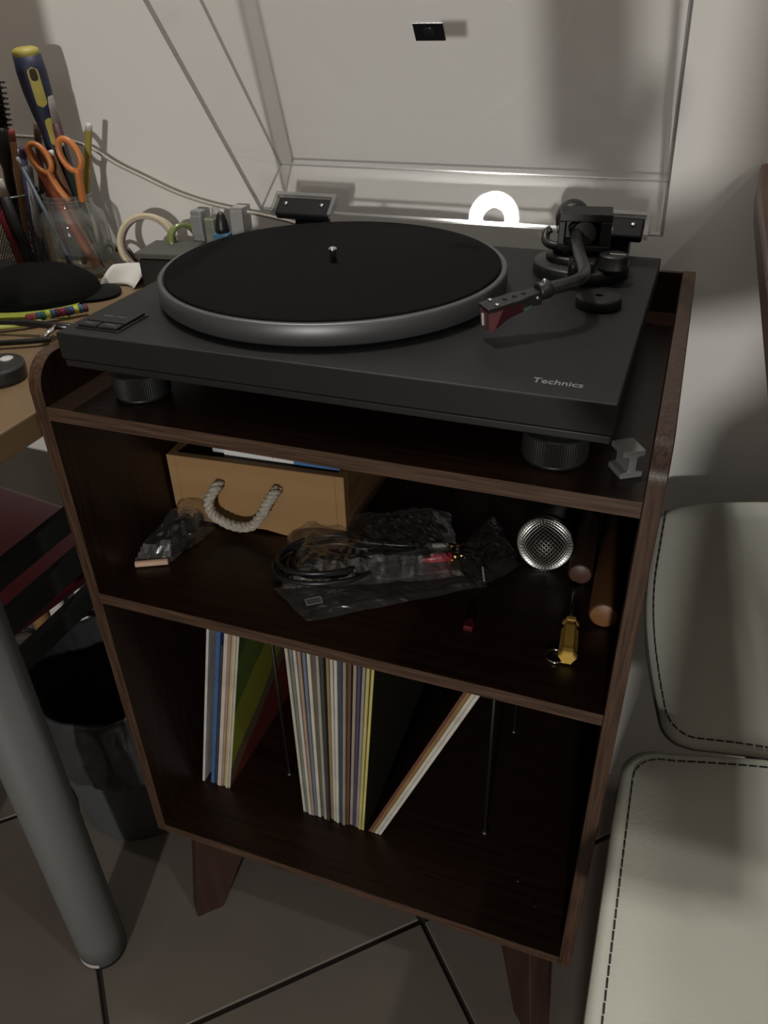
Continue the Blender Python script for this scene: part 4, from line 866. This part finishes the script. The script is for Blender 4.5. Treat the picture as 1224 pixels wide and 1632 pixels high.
# ================================================================== RIGHT: chair and counter
LEA = M('cream_leather', (.56, .555, .478), .52, spec=.35, var=((.525, .52, .446), 14, .25), bump=(260, .12))
SHELL = M('chair_shell', (.13, .115, .095), .5)
STI = M('stitch_thread', (.03, .026, .022), .8)
ch = thing('cream_chair', 'cream leatherette chair with stitched seat and backrest right of the cabinet', 'chair', (.735, -.08, FLOOR), 0)
ZS = -.320
def seat_outline(inset=0):
    # x to the right, y into the room; rear edge gently bowed
    L, R_, F, B = .5275+inset, .955-inset, -.36+inset, .070-inset
    pts = []
    r = .038-inset*.6
    for k in range(9): a = PI-PI/2*k/8; pts.append((L+r+r*math.cos(a), B-r+r*math.sin(a)+.012))
    for k in range(1, 16): x = L+r+(R_-L-2*r)*k/16; pts.append((x, B+.012+.030*math.sin(PI*k/16)))
    for k in range(9): a = PI/2-PI/2*k/8; pts.append((R_-r+r*math.cos(a), B-r+r*math.sin(a)+.012))
    for k in range(9): a = -PI/2*k/8; pts.append((R_-r+r*math.cos(a), F+r+r*math.sin(a)))
    for k in range(9): a = -PI/2-PI/2*k/8; pts.append((L+r+r*math.cos(a), F+r+r*math.sin(a)))
    return pts
so_ = MB(); o0, o1 = seat_outline(0), seat_outline(.007); o2 = seat_outline(.05)
n = len(o0)
def ring(pts, z): return [(x, y, z) for x, y in pts]
rings = [ring(o1, ZS-.034), ring(o0, ZS-.030), ring(o0, ZS-.004), ring(o1, ZS-.0005), ring(seat_outline(.011), ZS-.0012), ring(seat_outline(.014), ZS+.0002), ring(o2, ZS+.004)]
for rg_ in rings: so_.v += [Vector(q) for q in rg_]
for i in range(len(rings)-1):
    for k in range(n): so_.f.append((i*n+k, i*n+(k+1) % n, (i+1)*n+(k+1) % n, (i+1)*n+k)); so_.mi.append(0); so_.sm.append(True)
so_.f += [tuple(range(n-1, -1, -1)), tuple((len(rings)-1)*n+k for k in range(n))]; so_.mi += [0, 0]; so_.sm += [False, True]
seat = so_.build('seat', LEA, ch)
def stitches(path, ln, gap, r, nm, parent_):
    m_ = MB(); acc = 0; P = [Vector(q) for q in path]; seglen = 0; cur = [P[0]]
    L_tot = 0; on = True; need = ln; i = 1; p = P[0]
    while i < len(P):
        d_ = (P[i]-p).length
        if d_ >= need and need > 0:
            p = p.lerp(P[i], need/d_)
            if on:
                cur.append(p); m_.tube([cur[0]+Vector((.0003, 0, 0)), cur[-1]], r, 5)
            cur = [p]; on = not on; need = ln if on else gap
        else: need -= d_; p = P[i]; i += 1
    m_.build(nm, STI, parent_)
sp_ = ring(seat_outline(.0112), ZS-.0002); sp_ = sp_[-5:]+sp_[:34]
stitches(ring(seat_outline(.0112), ZS-.0004)+[ring(seat_outline(.0112), ZS-.0004)[0]], .0075, .0018, .0009, 'stitching', seat)
# backrest
BT, BB, BYT, BYB, XC = -.207, -.358, .335, .122, .742     # low, strongly reclined back
def back_pt(u, w, off=0.0, grow=0.0):
    """u -1..1 across, w 0 bottom .. 1 top"""
    half = .172+.045*math.sin(min(1, max(0, w)/.72)*PI/2)+grow
    z = BB+(BT-BB)*w
    bow = .026*(1-u*u)*(max(0, w)**2)          # arched upper edge
    ed_ = .0
    x = XC+half*u
    y = BYB+(BYT-BYB)*w+.022*(1-u*u)+off*.58
    return Vector((x, y, z+bow-off*.81))
def back_slab(f0, f1, grow, r=.16, nu=48, nv=64, zl=0.0, zh=0.0):
    m_ = MB(); fr_, bk_ = [], []
    def warp(a, b_):
        # square -> rounded square in (u,w)
        u, w_ = 2*a-1, b_
        lim = 1.0; rc = r
        v2 = 2*w_-1
        if v2 < -(1-rc*1.1):
            t_ = min(1, (-(1-rc*1.1)-v2)/(rc*1.1)); lim = 1-rc*(1-math.sqrt(max(0, 1-t_*t_)))
        if v2 > (1-rc*.7):
            t_ = min(1, (v2-(1-rc*.7))/(rc*.7)); lim = 1-rc*.8*(1-math.sqrt(max(0, 1-t_*t_)))
        return u*lim, w_
    def F(off):
        def fn(a, b_):
            u, w_ = warp(a, b_); e = min(1, (1-abs(2*a-1))*9, b_*14, (1-b_)*14)
            return back_pt(u, -zl+w_*(1+zl+zh), off(e), grow)
        return fn
    m_.grid(F(f0), nu, nv); m_.grid(F(f1), nu, nv); N = (nu+1)*(nv+1)
    bd = [i for i in range(nu+1)]+[j*(nu+1)+nu for j in range(1, nv+1)]+[nv*(nu+1)+i for i in range(nu-1, -1, -1)]+[j*(nu+1) for j in range(nv-1, 0, -1)]
    for i in range(len(bd)):
        a, b_ = bd[i], bd[(i+1) % len(bd)]; m_.f.append((a, b_, N+b_, N+a)); m_.mi.append(0); m_.sm.append(True)
    return m_
bk = back_slab(lambda e: -.010*math.sqrt(min(1, e)), lambda e: .010, 0).build('backrest', LEA, ch)
back_slab(lambda e: .0105, lambda e: .022, .001, zh=.004).build('back_shell', SHELL, ch)
pth = []
def edge(u, w_): q = back_pt(u, w_, -.0085); return q
for k in range(30): pth.append(edge(-.972, 1-.86*k/29-.03))
for k in range(1, 9): a = PI+PI/2*k/8; pth.append(edge(-.83+.142*math.cos(a), .135+.1*math.sin(a)))
for k in range(1, 40): pth.append(edge(-.83+1.66*k/39, .035))
for k in range(1, 9): a = -PI/2+PI/2*k/8; pth.append(edge(.83+.142*math.cos(a), .135+.1*math.sin(a)))
for k in range(1, 30): pth.append(edge(.972, .11+.86*k/29))
stitches(pth, .0075, .0018, .0009, 'stitching', bk)
CHM = M('chair_leg_metal', (.35, .35, .34), .25, metal=1)
for (x0, y0, x1, y1) in ((.60, -.30, .565, -.34), (.89, -.30, .92, -.34), (.62, .04, .60, .12), (.87, .04, .885, .12)):
    MB().tube([(x0, y0, ZS-.034), (x1, y1, FLOOR)], .009, 12).build('leg', CHM, ch)
for x in (.66, .83): MB().tube(smoothpath([(x, -.02, ZS-.038), (x, .09, ZS-.066), (x, .190, ZS-.066), (x, .262, ZS-.020), (x, .292, -.302)], 6), .008, 10).build('back_support', CHM, ch)
# brown counter on the wall
ct = thing('wall_counter', 'reddish brown wooden counter leaf fixed to the wall at the right edge', 'counter', (.9, .43, .12))
MB().prism([(.5580, .430), (.5518, .327), (.5500, .25), (.5500, -.16), (1.25, -.16), (1.25, .430)], .1265, .1465, lambda a, b_, t: (a, b_, t)).build('counter_top', wood('mahogany', (.085, .042, .031), (.055, .026, .019), 1, 1.2, rough=.4), ct, bevel=.003)
MB().prism([(.430, .1265), (.13, .1265), (.16, .105), (.430, -.09)], .82, .845, lambda a, b_, t: (t, a, b_)).build('bracket', wood('mahogany', (.085, .042, .031), (.055, .026, .019), 1, 1.2), ct, bevel=.001)

# ================================================================== CEILING RING LAMP (seen reflected in the lid)
LC = Vector((-.047, .340, 1.655))
wl = thing('ceiling_lamp', 'small round white ring lamp on the ceiling above the turntable', 'lamp', (LC.x, LC.y, CEIL))
MB().lathe([(.0730, .004), (.0750, 0), (.0770, .002), (.0770, CEIL-LC.z)], 48, (LC.x, LC.y, LC.z), cap=False).build('housing', WHITEP, wl)
MB().lathe([(.0330, .003), (.0730, .003)], 48, (LC.x, LC.y, LC.z), cap=False).build('light_ring', emit('ring_light', (1.0, .975, .93), LAMP_STRENGTH), wl)
MB().lathe([(0, .0), (.031, .0), (.0330, .002), (.0330, .006)], 40, (LC.x, LC.y, LC.z), cap=False).build('centre_cap', M('lamp_grey', (.25, .25, .25), .5), wl)

# unseen hanging lamp added to brighten the seat, shaded to spare the wall
PLc = Vector((1.15, -.45, 1.02))
pdl = thing('seat_fill_lamp', 'added fill lamp with a dark metal shade, out of view, brightening the seat', 'lamp', (PLc.x, PLc.y, CEIL))
MB().lathe([(.0855, -.055), (.0855, -.053), (.050, .045), (.020, .075), (0, .078)], 48, PLc, cap=False).lathe([(.0840, -.055), (.0485, .044), (.019, .073), (0, .076)], 48, PLc, cap=False).build('shade', M('shade_black', (.02, .02, .02), .5), pdl)
MB().sphere(PLc+Vector((0, 0, .030)), .024, 20, 12).build('bulb', emit('fill_bulb_light', (1.0, .97, .92), SEAT_FILL_STRENGTH), pdl)
MB().tube([PLc+Vector((0, 0, .076)), (PLc.x, PLc.y, CEIL)], .003, 8).build('cord', PLAST, pdl)

# ================================================================== THE PHOTOGRAPHER (stands behind the camera and shades the wall)
def skin_mesh(name, pts, edges, radii, mat, parent, root=0, sub=2):
    me = bpy.data.meshes.new(name); inv = WM[parent.name].inverted()
    me.from_pydata([tuple(inv @ Vector(q)) for q in pts], edges, []); me.materials.append(mat)
    o = bpy.data.objects.new(name, me); COL.objects.link(o); o.parent = parent
    o.modifiers.new('skin', 'SKIN'); 
    if not me.skin_vertices: me.attributes.new
    for i, sv in enumerate(me.skin_vertices[0].data):
        r = radii[i]; sv.radius = (r, r) if not isinstance(r, tuple) else r; sv.use_root = (i == root)
    m = o.modifiers.new('sub', 'SUBSURF'); m.levels = sub; m.render_levels = sub
    for p_ in me.polygons: p_.use_smooth = True
    return o
SKINM = M('skin', (.52, .33, .25), .55)
pe = thing('person', 'person in a dark sweater and jeans holding up a phone', 'person', (.84, -.92, FLOOR), 0)
px = -.06
def Pp(x, y, z): return (x+px, y, z)
body = [Pp(.870,-.91,.10), Pp(.885,-.92,.27), Pp(.895,-.91,.46), Pp(.89,-.90,.58), Pp(.885,-.885,.66), Pp(.875,-.87,.74), Pp(.87,-.86,.86),   # 0-6 pelvis..head
        Pp(.745,-.93,.55), (.668,-.79,.170), (.545,-.610,.120), (.500,-.562,.150),                                                      # 7-10 left arm
        Pp(1.035,-.83,.55), Pp(1.085,-.85,.27), Pp(1.065,-.76,.03), Pp(1.055,-.735,-.04),                                                # 11-14 right arm
        Pp(.775,-.93,-.01), Pp(.738,-.90,-.32), Pp(.785,-.93,-.70), Pp(.76,-.82,-.755),                                                    # 15-18 left leg
        Pp(.955,-.88,.03), Pp(.975,-.85,-.32), Pp(1.0,-.88,-.70), Pp(.985,-.77,-.755)]                                                   # 19-22 right leg
be = [(0,1),(1,2),(2,3),(3,4),(4,5),(5,6),(3,7),(7,8),(8,9),(9,10),(3,11),(11,12),(12,13),(13,14),(0,15),(15,16),(16,17),(17,18),(0,19),(19,20),(20,21),(21,22)]
brd = [.115,.105,.12,.085,.048,.085,.08, .055,.040,.030,.036, .055,.040,.030,.036, .082,.056,.042,.034, .082,.056,.042,.034]
# fingers of both hands (each its own short chain rooted in the palm)
ph0 = CAM-fw*.013-RT*.027-UPV*.056
def fing(root, tips, rad=.0085):
    i0 = root
    for q in tips:
        body.append(q); brd.append(rad); be.append((i0, len(body)-1)); i0 = len(body)-1
for k in range(4):
    b0 = ph0-UPV*(.010+.019*k)-fw*.018+RT*.030
    fing(10, [tuple(b0), tuple(b0-RT*.040), tuple(b0-RT*.072+fw*.010)])
fing(10, [tuple(ph0-UPV*.060-fw*.020+RT*.035), tuple(ph0-UPV*.030-fw*.020+RT*.050), tuple(ph0-UPV*.006-fw*.014+RT*.046)], .0098)
for k in range(4): fing(14, [Pp(1.075-.014*k, -.722+.003*k, -.085), Pp(1.075-.014*k, -.712+.003*k, -.118), Pp(1.072-.014*k, -.716+.003*k, -.138)])
fing(14, [Pp(1.028, -.712, -.070), Pp(1.018, -.700, -.098)], .0095)
skin_mesh('body', body, be, brd, SKINM, pe)
sw_p = [body[i] for i in (0,1,2,3,7,8,9,11,12,13)]
skin_mesh('sweater', sw_p, [(0,1),(1,2),(2,3),(3,4),(4,5),(5,6),(3,7),(7,8),(8,9)], [.128,.122,.135,.100,.068,.056,.046,.068,.054,.044], M('sweater', (.05, .05, .06), .9), pe)
tr_p = [body[i] for i in (0,15,16,17,19,20,21)]
skin_mesh('jeans', tr_p, [(0,1),(1,2),(2,3),(0,4),(4,5),(5,6)], [.126,.094,.070,.058,.094,.070,.058], M('jeans', (.03, .045, .09), .85), pe)
hc = Vector(Pp(.872,-.872,.815)); HMx = Matrix.Translation(hc) @ Matrix.Rotation(math.radians(20), 4, 'Z')
MB().grid(lambda u, v: HMx @ Vector((.088*math.sin(PI*(.02+.56*v))*math.cos(2*PI*u), -.014+.098*math.sin(PI*(.02+.56*v))*math.sin(2*PI*u)-.012*v, .030+.105*math.cos(PI*(.02+.56*v)))), 28, 12).build('hair', M('hair', (.02, .013, .009), .6), pe)
for sx_ in (-1, 1):
    MB().sphere((sx_*.032, .082, -.010), .011, 12, 8, mat=HMx).build('eye', M('eye', (.5, .5, .48), .3), pe)
    MB().sphere((sx_*.086, 0, -.020), .022, 12, 8, sc=(.4, .8, 1.3), mat=HMx).build('ear', SKINM, pe)
MB().tube([HMx @ Vector((0, .086, 0)), HMx @ Vector((0, .104, -.032)), HMx @ Vector((0, .088, -.040))], [.006, .012, .007], 10).build('nose', SKINM, pe)
MB().tube(smoothpath([HMx @ Vector((-.022, .080, -.062)), HMx @ Vector((0, .088, -.060)), HMx @ Vector((.022, .080, -.062))], 5), .005, 8).build('mouth', M('lips', (.35, .13, .11), .5), pe)
for i in (18, 22):
    q = Vector(body[i]); MB().prism(rounded(-.045, -.165, .045, .085, .04), FLOOR, FLOOR+.060, lambda a, b_, t: (q.x+a*(1-.25*(t-FLOOR)/.06), q.y+b_*(1-.2*(t-FLOOR)/.06), t)).build('shoe', M('shoe', (.03, .03, .03), .6), pe, bevel=.012, seg=3)
phn = thing('phone', 'dark phone held up in the left hand of the person', 'phone', ph0, 0)
PM = Matrix(((RT.x, UPV.x, -fw.x, ph0.x), (RT.y, UPV.y, -fw.y, ph0.y), (RT.z, UPV.z, -fw.z, ph0.z), (0, 0, 0, 1)))
MB().prism(rounded(-.0357, -.0735, .0357, .0735, .009), -.0038, .0038, lambda a, b_, t: PM @ Vector((a, b_, t))).build('phone_body', M('phone_dark', (.03, .032, .036), .3), phn, bevel=.001)
MB().prism(rounded(.010, .043, .0345, .0705, .007), -.0055, -.0038, lambda a, b_, t: PM @ Vector((a, b_, t))).build('camera_bump', M('phone_glass', (.01, .01, .012), .15), phn, bevel=.0004)
